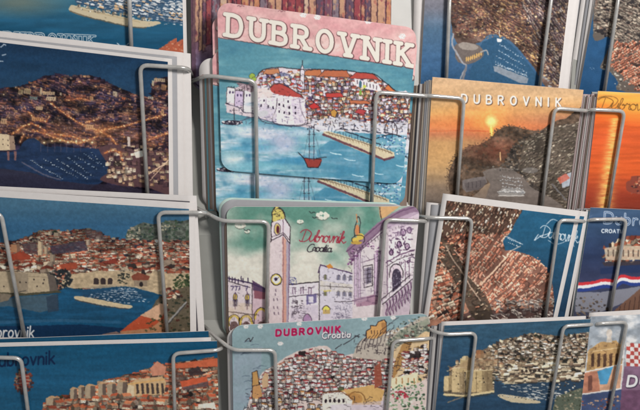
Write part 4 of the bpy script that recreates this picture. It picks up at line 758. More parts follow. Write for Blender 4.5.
def art_hilltown():
    A = Art(220, 305, 440, 425, (128, 156, 162), 8)
    A.mottle(.05, 30, 12, 4); A.wash([(234, 350), (262, 346), (258, 425), (232, 425)], (146, 156, 176), .5, 12, .6)
    for (x, y) in [(246, 326), (260, 326), (299, 323), (280, 343), (364, 318), (393, 317)]: flower(A, x, y, 2.6)
    for k in range(20):
        x = A.rng.uniform(240, 268); y = A.rng.uniform(338, 400); A.line(cr([(x, y), (x + 3, y - 1.2), (x + 8, y - 1)]), .55, (80, 96, 116), .8)
    A.line(cr([(245, 341), (249, 338), (250, 341), (253, 337)]), .7, INK); 
    for (x, y) in [(346, 342), (352, 338), (338, 346)]: A.line(cr([(x - 3, y + 2), (x, y), (x + 3, y - 2)]), .7, INK)
    ridge = [(240, 425), (248, 404), (252, 388), (262, 372), (272, 366), (280, 360), (286, 356), (296, 351), (306, 348), (320, 345), (327, 345), (332, 350), (344, 355), (356, 352), (366, 350), (376, 346), (388, 340), (400, 334), (412, 330), (432, 322), (440, 425)]
    A.poly(ridge, (206, 186, 178))
    HR = [(168, 66, 68), (148, 52, 58), (190, 96, 84), (132, 48, 54), (196, 120, 92)]
    HW = [(236, 228, 220), (226, 214, 206), (240, 236, 228), (216, 196, 178)]
    A.town([(262, 374), (286, 358), (306, 350), (326, 347), (334, 353), (350, 357), (366, 354), (392, 358), (392, 390), (340, 396), (248, 400), (252, 390)], 4.6, 2.8, HR, HW, w=(3.4, 6.4), hw=(1.6, 2.8), hr=(1, 1.8), ink=(INK, .5, .8), darkp=.05, dark=(50, 40, 40), green=[(90, 100, 60)], greenp=.02)
    A.houses([(262, 376), (286, 360), (306, 351), (326, 347), (334, 353), (366, 354), (392, 358), (392, 392), (340, 396), (250, 402), (252, 392)], 6.6, 4.1, HR, HW + [(244, 240, 232)], (4, 7.6), (2.0, 3.4), (.8, 1.5), ink=(INK, .34, .8), skip=.12, win=(60, 44, 50))
    # castle on the cliff
    A.poly(cr([(352, 356), (356, 346), (362, 338), (372, 334), (388, 330), (400, 328), (412, 322), (428, 316), (432, 345), (400, 352), (380, 360)], 2), (176, 164, 150)); sketch(A, 354, 332, 392, 354, 90, (1, 4), (.4, .9))
    A.poly([(366, 330), (370, 328), (370, 325), (376, 325), (378, 321), (384, 319), (386, 322), (386, 332), (376, 338), (366, 338)], (206, 150, 82)); A.line([(366, 338), (366, 330), (370, 328), (370, 325), (376, 325), (378, 321), (384, 319), (386, 322), (386, 332)], .8, INK); A.poly([(381, 322), (386, 322), (386, 332), (382, 334)], (160, 108, 60), .8)
    [A.line([(371 + 3 * k, 330), (371 + 3 * k, 333)], .8, INK, .8) for k in range(4)]
    A.line([(386, 334), (404, 328)], 1.4, (206, 210, 206)); A.line([(380, 330), (398, 317)], .6, INK, .8)
    A.scrub([(384, 336), (400, 322), (428, 314), (434, 345), (412, 360), (388, 350)], 260, [(60, 76, 70), (90, 100, 90), (130, 140, 130), (196, 190, 180), (44, 48, 50), (190, 160, 120)], (.8, 2)); sketch(A, 388, 322, 428, 356, 120, (1, 4), (.4, .8))
    A.houses([(392, 336), (428, 322), (430, 344), (398, 354)], 8, 5, [(120, 130, 120), (150, 60, 60)], [(214, 206, 196), (196, 186, 172)], (4, 7), (2, 3.4), (1, 1.8), ink=(INK, .45, .85), skip=.4)
    for k in range(9): A.line(cr([(356 + 4 * k, 352 - 1.6 * k), (358 + 4 * k, 344 - 1.6 * k), (362 + 4 * k, 338 - 1.4 * k)]), .6, INK, .8)
    A.wash([(384, 344), (400, 330), (428, 318), (432, 332), (404, 350)], (96, 120, 96), .7, 5, .55, 3)
    # ochre right-hand hill and lower walls
    A.poly(cr([(390, 352), (404, 342), (418, 336), (430, 332), (434, 372), (404, 386), (392, 378), (398, 364)], 2), (206, 176, 132))
    A.poly(cr([(402, 344), (412, 340), (406, 356), (398, 370), (392, 380), (394, 362)], 2), (166, 118, 62), .9); sketch(A, 392, 342, 428, 380, 90, (1, 5), (.4, .9)); A.town([(404, 352), (428, 344), (430, 372), (402, 378)], 5, 3.6, HR + [(196, 150, 80)], HW, w=(3, 6), ink=(INK, .4, .85))
    A.houses([(246, 392), (326, 388), (326, 420), (240, 420)], 7.5, 5, [(150, 52, 58), (196, 146, 84), (190, 130, 70)], HW + [(214, 176, 116), (236, 230, 222)], (5, 8.5), (2.4, 4), (1, 1.8), ink=(INK, .5, .85), skip=.1)
    if 0: A.town([(244, 396), (330, 388), (330, 425), (240, 425)], 6, 4.2, [(150, 48, 56), (196, 140, 70), (120, 60, 90)], HW + [(216, 166, 96), (190, 170, 196)], w=(4, 8), hw=(2, 3.4), hr=(1, 2), ink=(INK, .45, .85))
    A.poly([(252, 372), (257, 370), (259, 384), (252, 386)], (190, 140, 76)); A.line([(252, 386), (252, 372), (257, 370), (259, 384)], .6, INK); A.poly([(262, 378), (265, 372), (268, 374), (268, 386), (262, 388)], (196, 160, 120)); A.poly([(252, 386), (260, 384), (262, 396), (252, 398)], (196, 140, 84)); A.line([(252, 398), (252, 386), (260, 384)], .6, INK)
    A.poly([(340, 390), (372, 384), (384, 390), (380, 404), (340, 404)], (206, 160, 92)); A.line(ov(356, 400, 9, 9, 180, 360), 1.2, (140, 96, 50)); A.ell(352, 398, 10, 6, (170, 110, 50), .6)
    A.poly([(322, 393), (344, 391), (352, 400), (350, 412), (322, 412)], (222, 212, 198)); [A.ell(325.5 + 4.4 * k, 400, 1.2, 2.0, INK) for k in range(5)]; A.line([(322, 392), (340, 390), (352, 398)], .9, (120, 70, 40))
    A.poly([(374, 366), (380, 362), (382, 384), (374, 388)], (150, 70, 50), .9); A.poly([(390, 378), (418, 372), (416, 384), (392, 390)], (222, 206, 170)); [A.line([(396 + 6 * k, 378), (396 + 6 * k, 383)], 1.2, (170, 120, 70)) for k in range(4)]
    A.scrub([(386, 392), (400, 384), (422, 378), (426, 410), (384, 410)], 240, [(60, 96, 60), (96, 134, 90), (130, 160, 120), (44, 70, 50), (200, 210, 196)], (1, 2.2)); A.scrub([(392, 392), (404, 388), (408, 398), (394, 400)], 34, [(196, 40, 60), (160, 30, 50)], (1, 2)); A.scrub([(398, 384), (412, 382), (412, 388), (400, 390)], 10, [(200, 50, 60)], (.6, 1.2))
    A.wash([(330, 404), (384, 400), (384, 425), (330, 425)], (190, 180, 206), .5, 8, .6); sketch(A, 244, 392, 386, 412, 120, (1, 4))
    A.text('DUBROVNIK', (276, 335.4), (7.0, -.42), (.3, -5.9), [(2.5, (200, 206, 206), (0, 0), .6), (1.9, (170, 24, 78), (0, 0), 1)], gap=.5)
    A.text('DUBROVNIK', (276, 335.4), (7.0, -.42), (.3, -5.9), [(.35, (70, 20, 50), (.7, .8), .5)], gap=.5)
    A.text('Croatia', (322, 337.8), (7.6, -.35), (.6, -6), [(1.9, (60, 50, 66), (.2, .3), .95), (1.0, (236, 230, 230), (0, 0), 1)], 'low', gap=.2)
    A.mottle(.04, 2, 2, 9); A.grain(.02); return A

def art_strips():
    A = Art(180, -20, 400, 100, (140, 116, 140), 9)
    A.vgrad([(-20, (150, 90, 90)), (45, (140, 100, 120)), (60, (120, 104, 136)), (100, (104, 92, 122))]); A.mottle(.14, 8, 8, 4)
    r = A.rng
    x = 186
    while x < 400:
        w = r.uniform(3, 8); c = r.choice([(190, 128, 90), (150, 64, 72), (110, 76, 94), (196, 166, 140), (140, 60, 66), (120, 108, 120), (186, 140, 110), (90, 70, 90)])
        yb = r.uniform(38, 52); A.poly([(x, -20), (x + w, -20), (x + w - .5, yb), (x - .5, yb + 3)], c, .95)
        A.scrub([(x, -15), (x + w, -15), (x + w, yb), (x, yb)], 14, [(196, 150, 110), (140, 60, 76), (80, 54, 70), (170, 90, 80)], (.7, 2.2), .6, 2.2)
        A.line([(x, -20), (x - .5, yb)], .9, (54, 34, 48), .9); A.line([(x - .5, yb + 2), (x + w, yb)], .7, (60, 40, 60), .8)
        x += w + r.uniform(0, 1.4)
    A.poly([(184, -20), (195, -20), (196, 100), (184, 100)], (84, 56, 72), .75)
    A.line(cr([(190, 78), (196, 84), (206, 88), (230, 88)]), 1.2, (44, 36, 64), .9)
    A.mottle(.06, 2, 2, 9); A.grain(.02); return A

def art_aerial():
    A = Art(415, -20, 600, 105, (40, 80, 124), 10)
    A.vgrad([(-20, (120, 112, 116)), (8, (110, 112, 124)), (30, (74, 104, 132)), (60, (58, 94, 132)), (105, (40, 76, 112))]); A.mottle(.07, 20, 10, 4)
    land = cr([(452, -20), (450, 10), (452, 30), (455, 40), (462, 46), (480, 42), (490, 34), (506, 38), (516, 46), (526, 58), (534, 68), (540, 78), (552, 90), (600, 95), (600, -20)], 3)
    A.poly(land, (96, 76, 68)); A.mottle(.25, 6, 4, 5, A.mask(land))
    A.town([(452, -18), (600, -18), (600, 90), (552, 84), (540, 72), (526, 54), (510, 36), (488, 32), (470, 38), (454, 34)], 4.2, 2.9, [(112, 78, 66), (92, 66, 62), (140, 100, 76), (78, 60, 66)], [(176, 146, 112), (150, 124, 104), (206, 176, 130), (104, 88, 84)], w=(2.0, 3.8), hw=(.9, 1.7), hr=(.7, 1.3), darkp=.16, dark=(76, 62, 62), lean=.15)
    A.scrub([(470, 0), (512, 4), (508, 34), (480, 34)], 70, [(214, 178, 116), (196, 150, 90)], (.6, 1.4)); A.scrub([(510, 20), (532, 38), (548, 66), (540, 70), (520, 46)], 90, [(206, 164, 96), (190, 150, 100), (222, 190, 130)], (.8, 2)); A.scrub([(450, 0), (470, 0), (468, 34), (452, 34)], 80, [(96, 62, 56), (130, 80, 66), (70, 56, 60)], (1, 2.4)); A.line([(503, -10), (500, 20)], 2.4, (206, 176, 120), .8)
    A.scrub([(534, 62), (548, 74), (556, 88), (544, 86)], 50, [(150, 150, 146), (110, 112, 116)], (.8, 2)); A.scrub([(552, 0), (600, 0), (600, 80), (556, 60)], 160, [(92, 78, 76), (60, 52, 60), (156, 140, 126)], (.8, 2))
    A.scrub([(452, -18), (514, -18), (508, 32), (486, 32), (456, 34)], 380, [(96, 64, 58), (120, 80, 68), (80, 56, 56), (140, 96, 78)], (.9, 2.2), .6)
    A.scrub([(456, -18), (512, -18), (506, 34), (488, 34), (470, 40), (454, 36)], 260, [(118, 84, 74), (98, 68, 62), (136, 98, 82)], (1, 2.6), .7)
    A.blocks([(474, -18), (532, -18), (552, 66), (540, 74), (516, 42), (486, 30)], .6, 3, 1.9, [(150, 106, 84), (126, 88, 76), (186, 146, 104), (110, 80, 74)], street=5, dark=(74, 54, 54), seed=4, skip=.2, jit=.4, a=.85)
    A.blocks([(516, -18), (600, -18), (600, 92), (556, 86), (538, 56)], .95, 3, 2, [(128, 110, 104), (104, 88, 88), (160, 146, 136), (90, 74, 78)], street=5, dark=(52, 44, 54), seed=7, skip=.2, jit=.4)
    A.scrub([(508, 34), (518, 40), (548, 68), (558, 88), (546, 86), (526, 58)], 90, [(214, 172, 106), (190, 142, 92), (228, 200, 146), (120, 92, 76)], (.7, 1.7))
    A.scrub([(478, 26), (512, 28), (510, 40), (480, 38)], 50, [(206, 166, 106), (176, 130, 90), (80, 60, 60)], (.6, 1.3)); A.scrub([(500, -18), (508, -18), (504, 26), (498, 26)], 40, [(206, 166, 110), (180, 136, 96)], (.7, 1.5))
    A.clumps(A.mask(land), .3, 16, 4, .35, .04)
    A.scrub([(456, -18), (600, -18), (600, 88), (556, 80), (536, 50), (508, 32), (456, 34)], 420, [(160, 130, 104), (124, 100, 92), (196, 170, 132), (96, 78, 78), (76, 66, 74), (180, 166, 152)], (.6, 1.5), .75)
    A.scrub([(486, 20), (516, 30), (545, 62), (534, 66), (512, 42), (488, 34)], 60, [(222, 180, 116), (206, 156, 96), (236, 210, 160)], (.6, 1.4), .9)
    # harbour
    A.poly(cr([(482, 42), (494, 37), (506, 40), (518, 52), (530, 66), (538, 80), (540, 105), (474, 105), (470, 70)], 3), (46, 84, 116))
    for p, q, n in [((500, 44), (522, 58), 14), ((498, 50), (524, 65), 15), ((497, 56), (526, 72), 14), ((496, 62), (526, 76), 15)]: A.boats(p, q, n, 1.7, ((206, 220, 232), (170, 190, 210)), .4)
    A.poly([(493, 66), (498, 66), (528, 78), (527, 83), (520, 83), (494, 71)], (130, 140, 152)); A.boats((496, 64), (526, 75), 22, 1.9, ((232, 236, 238), (190, 196, 204)), .6); A.poly([(496, 38), (502, 39), (501, 42), (497, 42)], (222, 220, 214)); A.line([(499, 36), (499, 30)], .6, (230, 220, 200))
    # round fort and mole
    A.poly(cr([(454, 46), (462, 42), (476, 44), (483, 50), (482, 57), (474, 62), (464, 64), (456, 60), (455, 52)], 3, True), (106, 96, 92)); A.poly(cr([(458, 44), (466, 42), (478, 46), (474, 50), (462, 49)], 3, True), (146, 136, 128))
    for k in range(8): A.ell(466 + 2.1 * k, 60 - .9 * k - (k - 4)**2 * .06, .8, 2.4, (216, 170, 96), .9)
    A.line(cr([(453, 34), (452, 44), (456, 52), (462, 62), (466, 66), (462, 74), (459, 82), (457, 92)]), 1.6, (150, 150, 156)); A.line(cr([(466, 66), (464, 74), (462, 82), (461, 92)]), 2.0, (120, 118, 124)); A.line(cr([(480, 52), (486, 50), (488, 54)]), 1.2, (150, 150, 150))
    A.mottle(.06, 2, 2, 9); A.grain(.03); return A

def art_sunset():
    A = Art(412, 72, 595, 225, (200, 150, 104), 11)
    A.vgrad([(72, (196, 160, 124)), (95, (198, 160, 118)), (112, (214, 160, 96)), (125, (214, 120, 70)), (134, (180, 100, 74)), (142, (176, 134, 92)), (165, (176, 140, 96)), (190, (130, 112, 96)), (225, (80, 78, 84))]); A.mottle(.06, 30, 5, 4)
    A.ell(491, 121, 34, 12, (230, 130, 60), .45, 1.0); A.ell(491, 121, 13, 11, (244, 170, 84), .6, .9); A.ell(491, 121, 5, 5, (255, 232, 140), .95, .5)
    A.ell(560, 118, 40, 8, (140, 98, 88), .5, .9); A.line([(430, 131), (462, 130), (488, 131)], 1.2, (196, 84, 50), .6)
    A.poly([(489.5, 127), (492.8, 127), (493.5, 142), (489.5, 142)], (250, 190, 80), .85); A.line([(491, 126), (491.5, 142)], .9, (255, 226, 130))
    A.ell(440, 150, 26, 18, (214, 160, 96), .5, .9)
    cape = cr([(449, 190), (448, 178), (450, 168), (455, 158), (461, 152), (468, 147), (480, 144), (490, 138), (496, 131), (504, 127), (512, 126), (524, 129), (540, 130), (552, 122), (566, 118), (590, 112), (595, 225), (500, 225), (500, 200), (490, 182), (470, 198), (452, 198)], 3)
    A.poly(cape, (86, 70, 58)); mk = A.mask(cape); A.mottle(.3, 4, 3, 6, mk)
    A.scrub(cape, 900, [(70, 58, 50), (96, 78, 62), (116, 84, 62), (80, 70, 56), (64, 58, 54)], (.7, 1.8), .6)
    for (px_, py_) in cr([(449, 190), (448, 178), (450, 168), (455, 158), (461, 152), (468, 147), (480, 144), (490, 138), (496, 131), (504, 127), (512, 126), (524, 129)], 5): A.scrub([(px_ - 3, py_ - 2), (px_ + 3, py_ - 2), (px_ + 3, py_ + 3), (px_ - 3, py_ + 3)], 7, [(74, 60, 50), (92, 74, 60), (104, 80, 62)], (.5, 1.2))
    A.ell(496, 150, 22, 9, (150, 66, 46), .45, .9)
    A.town([(520, 138), (556, 126), (592, 120), (592, 210), (556, 214), (530, 190), (520, 172), (500, 168), (510, 150)], 3.8, 2.8, [(96, 82, 70), (112, 94, 78), (82, 72, 64)], [(140, 128, 112), (122, 110, 100), (160, 146, 128), (90, 82, 76)], w=(1.8, 3.4), hw=(.8, 1.5), hr=(.6, 1.1), darkp=.45, dark=(62, 56, 52))
    A.scrub([(500, 130), (560, 124), (540, 140), (500, 140)], 50, [(110, 90, 76), (60, 52, 48)], (.6, 1.4))
    A.scrub([(449, 185), (455, 160), (480, 145), (504, 130), (548, 128), (530, 150), (510, 166), (486, 172), (462, 186)], 420, [(82, 66, 52), (100, 76, 58), (64, 56, 48), (120, 86, 62)], (.8, 2.4), .55)
    tw = [(524, 140), (556, 126), (592, 120), (592, 214), (562, 216), (538, 188), (518, 168)]; A.poly(tw, (86, 76, 66), .8)
    A.blocks(tw, -.35, 2.8, 1.9, [(140, 128, 112), (118, 104, 92), (160, 148, 130), (104, 90, 78)], street=5, dark=(62, 54, 50), seed=2, skip=.38, jit=.5)
    A.scrub(tw, 160, [(72, 66, 52), (84, 76, 62), (60, 56, 48)], (.8, 2), .8)
    A.clumps(mk, .2, 14, 9, .2, .03)
    bay = cr([(482, 172), (492, 168), (508, 168), (522, 176), (530, 186), (540, 192), (562, 206), (562, 225), (478, 225), (486, 196), (490, 184)], 3)
    A.poly(bay, (108, 98, 92)); A.mottle(.08, 12, 3, 7, A.mask(bay)); A.scrub([(478, 168), (504, 164), (520, 170), (500, 172)], 60, [(60, 58, 56), (130, 124, 116), (84, 78, 72)], (.7, 1.6))
    A.poly([(462, 180), (470, 178), (485, 176), (487, 182), (480, 188), (466, 192), (462, 188)], (112, 104, 102)); A.poly([(464, 183), (485, 179), (486, 184), (478, 190), (466, 190)], (90, 82, 82), .8); [A.line([(468 + 4 * k, 182 - k * .4), (468 + 4 * k, 188 - k * .6)], .6, (60, 54, 56), .8) for k in range(4)]
    A.line([(500, 152), (500, 160)], 1, (214, 170, 120)); A.poly([(497, 192), (502, 188), (520, 188), (526, 192), (522, 196), (500, 196)], (150, 148, 146), .7)
    for k in range(5): A.boats((500 + k, 176 + 3.4 * k), (520 + k, 178 + 3.6 * k), 13, 1.6, ((214, 214, 212), (170, 168, 166)), .6)
    A.boats((498, 191), (524, 191), 20, 1.9, ((232, 230, 226),), .4); A.line([(498, 195.5), (524, 195.5)], .8, (200, 196, 190))
    A.poly([(560, 176), (572, 172), (574, 184), (562, 188)], (176, 186, 200), .8); A.poly([(557, 178), (566, 173), (570, 178), (560, 184)], (190, 90, 70), .8); A.line([(552, 184), (566, 200)], 1.4, (100, 96, 96)); A.ell(530, 170, 8, 3, (120, 116, 114), .6)
    ps = [(1.9, (78, 58, 50), (.55, .65), .85), (1.5, (236, 226, 212), (0, 0), 1)]
    A.text('DUBROVNIK', (461.5, 102.5), (7.9, .32), (.2, -8.2), ps, gap=.93)
    A.mottle(.06, 2, 2, 9); A.grain(.03); return A

def art_redroofs():
    A = Art(415, 190, 600, 335, (150, 106, 86), 12)
    def tone(x, y): return .85 + .15 * np.clip((y - 212) / 30, 0, 1)
    A.mottle(.2, 5, 4, 3)
    BR = [(88, 60, 46), (120, 84, 64), (66, 48, 42), (140, 92, 70), (206, 184, 158)]
    A.town([(415, 190), (600, 195), (600, 240), (415, 240)], 3.6, 2.8, BR, [(196, 176, 150), (150, 128, 108), (110, 94, 84)], w=(2.2, 4.2), hw=(1, 1.9), hr=(.8, 1.6), darkp=.3, dark=(40, 32, 32), lean=-.6)
    RR = [(206, 124, 92), (190, 104, 76), (220, 142, 110), (168, 90, 68), (196, 116, 88)]
    A.town([(415, 232), (600, 232), (600, 300), (415, 300)], 4.6, 3.1, RR, [(222, 190, 160), (180, 140, 116), (90, 62, 54)], w=(2.6, 4.6), hw=(.6, 1.1), hr=(1.0, 1.7), darkp=.2, dark=(84, 54, 46), lean=-.75)
    A.town([(425, 268), (462, 270), (462, 318), (420, 318)], 6, 4.2, RR, [(206, 176, 150), (150, 116, 96)], w=(4, 7), hw=(1.2, 2.2), hr=(1.4, 2.6), darkp=.25, lean=-.45)
    A.town([(425, 240), (448, 244), (446, 268), (424, 266)], 5, 4, RR, [(206, 176, 150)], w=(3, 6), lean=-.3, darkp=.2)
    A.scrub([(468, 300), (560, 290), (556, 320), (470, 320)], 240, [(110, 96, 92), (70, 62, 62), (150, 136, 128), (60, 52, 50), (190, 176, 160)], (1, 2.6), .9, .6); pass
    A.poly([(470, 311), (560, 306), (560, 335), (415, 335)], (50, 40, 44), .7)
    top = [(415, 190), (530, 196), (524, 210), (512, 226), (500, 236), (470, 232), (415, 240)]
    A.poly(top, (84, 62, 52)); A.blocks(top, -1.0, 2.9, 2.0, [(222, 200, 172), (160, 120, 98), (138, 92, 74), (206, 176, 148), (118, 84, 68), (236, 222, 204)], street=6, dark=(48, 34, 32), skip=.22, seed=3, jit=.4)
    mid = [(462, 244), (500, 232), (520, 240), (548, 262), (558, 300), (520, 300), (500, 312), (476, 290), (462, 262)]
    A.poly(mid, (130, 90, 76)); A.blocks(mid, -.82, 5.2, 2.7, [(226, 150, 122), (208, 130, 102), (234, 172, 146), (194, 116, 90), (218, 142, 114)], street=5, dark=(92, 60, 52), shade=.72, lit=1.12, seed=2, walls=[(222, 196, 168)], skip=.06)
    A.scrub(mid, 130, [(96, 62, 54), (80, 54, 48), (120, 80, 66)], (.5, 1.4), .8, .6)
    A.dabs(mid, 160, [(232, 204, 176), (206, 178, 150)], (1, 3), (.5, .9), .8, .3, (70, 46, 40), .6)
    A.poly(cr([(436, 234), (446, 240), (456, 252), (468, 276), (486, 296), (492, 318), (474, 318), (460, 292), (448, 270), (434, 250)], 3, True), (62, 54, 46), .8); A.dabs([(430, 232), (450, 238), (470, 272), (496, 302), (490, 318), (466, 318), (444, 272), (428, 254)], 90, [(196, 128, 100), (206, 180, 150), (150, 110, 88)], (1.5, 3.5), (.8, 1.4), -.5, .5, (46, 38, 34)); A.scrub([(434, 234), (450, 240), (466, 272), (488, 302), (490, 318), (470, 318), (446, 272), (432, 252)], 150, [(48, 42, 36), (78, 68, 54), (98, 84, 66), (60, 58, 42), (150, 128, 104)], (.8, 2))
    A.blocks([(416, 250), (436, 256), (456, 290), (468, 320), (414, 320)], -.4, 5.6, 3.3, [(220, 150, 120), (204, 128, 100), (228, 198, 170)], street=4, dark=(52, 40, 36), seed=5, walls=[(226, 204, 178)], skip=.2)
    A.blocks([(420, 232), (440, 238), (446, 258), (420, 256)], .35, 4, 2.5, [(196, 122, 92), (214, 176, 146)], street=4, dark=(52, 40, 36), seed=6, skip=.2)
    A.line(cr([(446, 246), (452, 258), (462, 272), (470, 286), (480, 300)]), 1.2, (176, 150, 130), .8); A.line(cr([(454, 250), (466, 262)]), 1, (200, 170, 150), .8)
    A.dabs([(496, 300), (556, 298), (552, 318), (490, 322)], 150, [(150, 138, 130), (196, 184, 170), (110, 100, 96)], (1, 4), (.7, 1.6), .5, .9, (50, 42, 44))
    A.clumps(np.ones((A.h, A.w)), .2, 16, 9, .45, .03)
    bay = cr([(505, 250), (503, 240), (510, 232), (514, 224), (520, 214), (524, 208), (536, 206), (600, 214), (600, 335), (556, 335), (554, 302), (552, 284), (546, 268), (540, 262), (532, 256), (520, 252), (512, 250)], 3)
    A.poly(bay, (34, 86, 118)); A.vg = 0; mk = A.mask(bay)
    X, Y = A.full()[2:]; A.a += (C((30, 50, 74)) - A.a) * (mk * np.clip((Y - 235) / 70, 0, 1) * .8)[..., None]; A.mottle(.06, 18, 5, 8, mk)
    A.line([(481, 284), (507, 256)], 1.5, (226, 190, 160), .9); A.line([(482, 285.3), (508, 257.3)], .7, (90, 54, 46), .9)
    A.line([(506, 236), (522, 244)], 1, (170, 180, 190), .8); A.boats((508, 238), (520, 243), 8, 1.6); A.boats((508, 242), (518, 246), 6, 1.6); A.line([(512, 250), (520, 246)], .8, (190, 180, 170))
    A.scrub([(508, 250), (540, 258), (552, 276), (552, 300), (540, 290), (524, 268)], 50, [(222, 150, 116), (206, 176, 150), (170, 96, 74)], (.8, 1.8))
    A.text('Dubrovnik', (541, 236.5), (11.5, 1.9), (1.6, -10.5), [(.6, (206, 214, 220), (0, 0), .95)], 'script', gap=-.02); A.line(cr([(538, 234), (534, 240), (540, 236), (552, 232)]), .7, (210, 218, 226), .9); A.line(cr([(548, 240), (556, 244), (570, 240), (574, 246)]), .6, (200, 210, 220), .8); A.line(cr([(546, 224), (552, 219), (560, 222)]), .7, (210, 218, 226), .8)
    A.mottle(.05, 2, 2, 9); A.grain(.03); return A

def art_fort():
    A = Art(425, 310, 600, 425, (34, 78, 112), 13)
    A.vgrad([(310, (50, 84, 106)), (335, (46, 80, 104)), (365, (38, 70, 98)), (425, (34, 60, 84))]); A.mottle(.10, 14, 3, 4)
    ridge = [(443, 392), (444, 384), (449, 376), (450, 368), (462, 362), (474, 358), (476, 352), (482, 350), (490, 346), (500, 341), (508, 338), (520, 336), (530, 333), (545, 334), (560, 336), (575, 334), (600, 330)]
    A.poly(cr(ridge, 2) + [(600, 384), (560, 384), (530, 384), (500, 388), (480, 394), (450, 396)], (110, 98, 82))
    A.town(ridge + [(600, 382), (520, 384), (494, 388), (482, 372), (450, 372)], 4.4, 2.8, [(122, 96, 78), (96, 80, 70), (146, 120, 94), (84, 72, 66)], [(214, 196, 166), (190, 170, 140), (232, 218, 194), (150, 130, 106)], w=(2.2, 4.2), hw=(1.2, 2.0), hr=(.7, 1.2), darkp=.26, dark=(52, 46, 44), green=[(60, 62, 48)], greenp=.08, lean=.2)
    A.clumps(A.mask(ridge + [(600, 384), (450, 396)]), .15, 14, 9, .35, .03)
    hillp = [(478, 354), (500, 344), (530, 336), (560, 338), (600, 334), (600, 366), (520, 372), (492, 372)]
    A.scrub(hillp, 420, [(74, 62, 50), (92, 76, 60), (58, 54, 44), (110, 90, 70)], (.8, 2.2), .7)
    A.dabs(hillp, 160, [(210, 200, 182), (184, 170, 150), (230, 222, 208), (150, 128, 108), (200, 182, 158)], (1, 3.2), (.6, 1.3), .12, .5, (44, 38, 36))
    A.dabs([(492, 366), (520, 360), (600, 352), (600, 382), (494, 384)], 260, [(210, 194, 164), (190, 172, 142), (226, 214, 188), (160, 140, 114)], (2, 6), (1, 2.2), -.06, .25, (48, 42, 40))
    A.dabs([(448, 370), (466, 356), (496, 348), (500, 372), (452, 376)], 110, [(196, 172, 136), (160, 130, 100), (216, 196, 160), (130, 96, 76)], (1.4, 4), (1, 2.2), -.3, .5, (50, 42, 38))
    A.houses([(480, 352), (500, 344), (530, 338), (600, 336), (600, 372), (500, 374)], 5.4, 3.4, [(140, 110, 88), (116, 92, 76), (164, 128, 98)], [(222, 212, 194), (202, 190, 170), (236, 230, 216)], (2.8, 5.4), (1.2, 2.2), (.7, 1.2), skip=.35, dark=(50, 44, 42), flat=.3)
    A.houses([(500, 362), (600, 354), (600, 378), (500, 380)], 8, 4.4, [(140, 110, 88), (160, 130, 104)], [(210, 188, 150), (190, 166, 128)], (5, 9), (2.2, 3.4), (1, 1.6), skip=.3, dark=(50, 44, 42), flat=.4)
    A.houses([(450, 362), (466, 356), (494, 348), (500, 366), (452, 372)], 6, 4, [(150, 112, 86), (120, 92, 74)], [(204, 180, 142), (176, 150, 116)], (3, 6), (2, 3.4), (1, 1.6), skip=.25, dark=(50, 44, 42), flat=.4)
    for (x, y, w, h, c) in [(444, 376, 10, 14, (186, 162, 116)), (452, 368, 12, 24, (196, 172, 128)), (460, 358, 12, 14, (180, 156, 112)), (466, 370, 26, 22, (190, 166, 120)), (476, 350, 7, 8, (150, 100, 66)), (462, 356, 6, 4, (200, 180, 140))]:
        A.poly([(x, y), (x + w, y - .6), (x + w + .6, y + h), (x - .6, y + h)], c); A.poly([(x + w * .6, y), (x + w, y - .6), (x + w + .6, y + h), (x + w * .6, y + h)], (110, 92, 70), .5)
    A.scrub([(446, 366), (490, 360), (492, 392), (446, 392)], 170, [(160, 138, 98), (206, 186, 146), (120, 102, 76)], (.7, 1.6), .55)
    for (x, y) in [(470, 378), (476, 378), (483, 378), (488, 378), (484, 382), (470, 384), (456, 376), (458, 384)]: A.ell(x, y, .7, .8, (52, 44, 38))
    for (x, y0, y1) in [(449, 378, 392), (463, 370, 394), (476, 372, 393), (487, 373, 391)]: A.line([(x, y0), (x + .4, y1)], .7, (96, 78, 58), .7)
    A.poly([(484, 371), (492, 370), (493, 391), (486, 393)], (120, 100, 74), .6); A.poly([(444, 376), (448, 376), (448, 391), (444, 391)], (206, 184, 140), .7); A.line([(466, 371), (492, 369.5)], .8, (214, 196, 156), .9); A.line([(452, 368), (464, 367)], .7, (220, 204, 166), .9)
    A.poly([(456, 366), (478, 354), (492, 352), (496, 366), (468, 370)], (150, 122, 92), .5)
    A.line([(444, 394), (462, 396), (494, 391)], 2.2, (206, 186, 140)); A.line([(446, 396), (470, 397), (494, 393)], 1, (60, 60, 56), .8); A.line([(448, 402), (462, 397)], 1.2, (120, 110, 96))
    A.poly(cr([(494, 380), (510, 384), (530, 382), (552, 378), (600, 376), (600, 425), (556, 425), (560, 404), (520, 398), (494, 396)], 2), (40, 62, 84))
    A.line([(504, 383), (552, 380)], 2, (196, 182, 150), .9); A.town([(508, 362), (600, 356), (600, 380), (508, 382)], 5.6, 3.8, [(140, 116, 92)], [(206, 188, 156), (170, 152, 124), (222, 206, 176)], w=(3, 6), hw=(1.2, 2), hr=(.6, 1.2), darkp=.18, dark=(56, 54, 50)); A.dabs([(506, 366), (600, 358), (600, 380), (506, 381)], 120, [(216, 200, 170), (194, 176, 146), (230, 218, 194), (126, 104, 86)], (2.5, 7), (1.2, 2.6), -.05, .12, (48, 42, 40)); [A.ell(522 + 4.2 * k_, 371 - .3 * k_, 1.3, 1.5, (60, 50, 44)) for k_ in range(5)]
    for k in range(5): A.dabs([(506 + 5 * k, 385 + 3 * k), (560, 383 + 3 * k), (560, 385 + 3 * k), (506 + 5 * k, 387 + 3 * k)], 16, [(206, 204, 196), (176, 176, 170)], (2, 5), (.5, .9), .15, .1, (30, 44, 60)); A.boats((516 + 4 * k, 388 + 2.6 * k), (556, 386 + 3.2 * k), 10, 3.2, ((206, 210, 206), (150, 160, 166), (90, 100, 110)), .8)
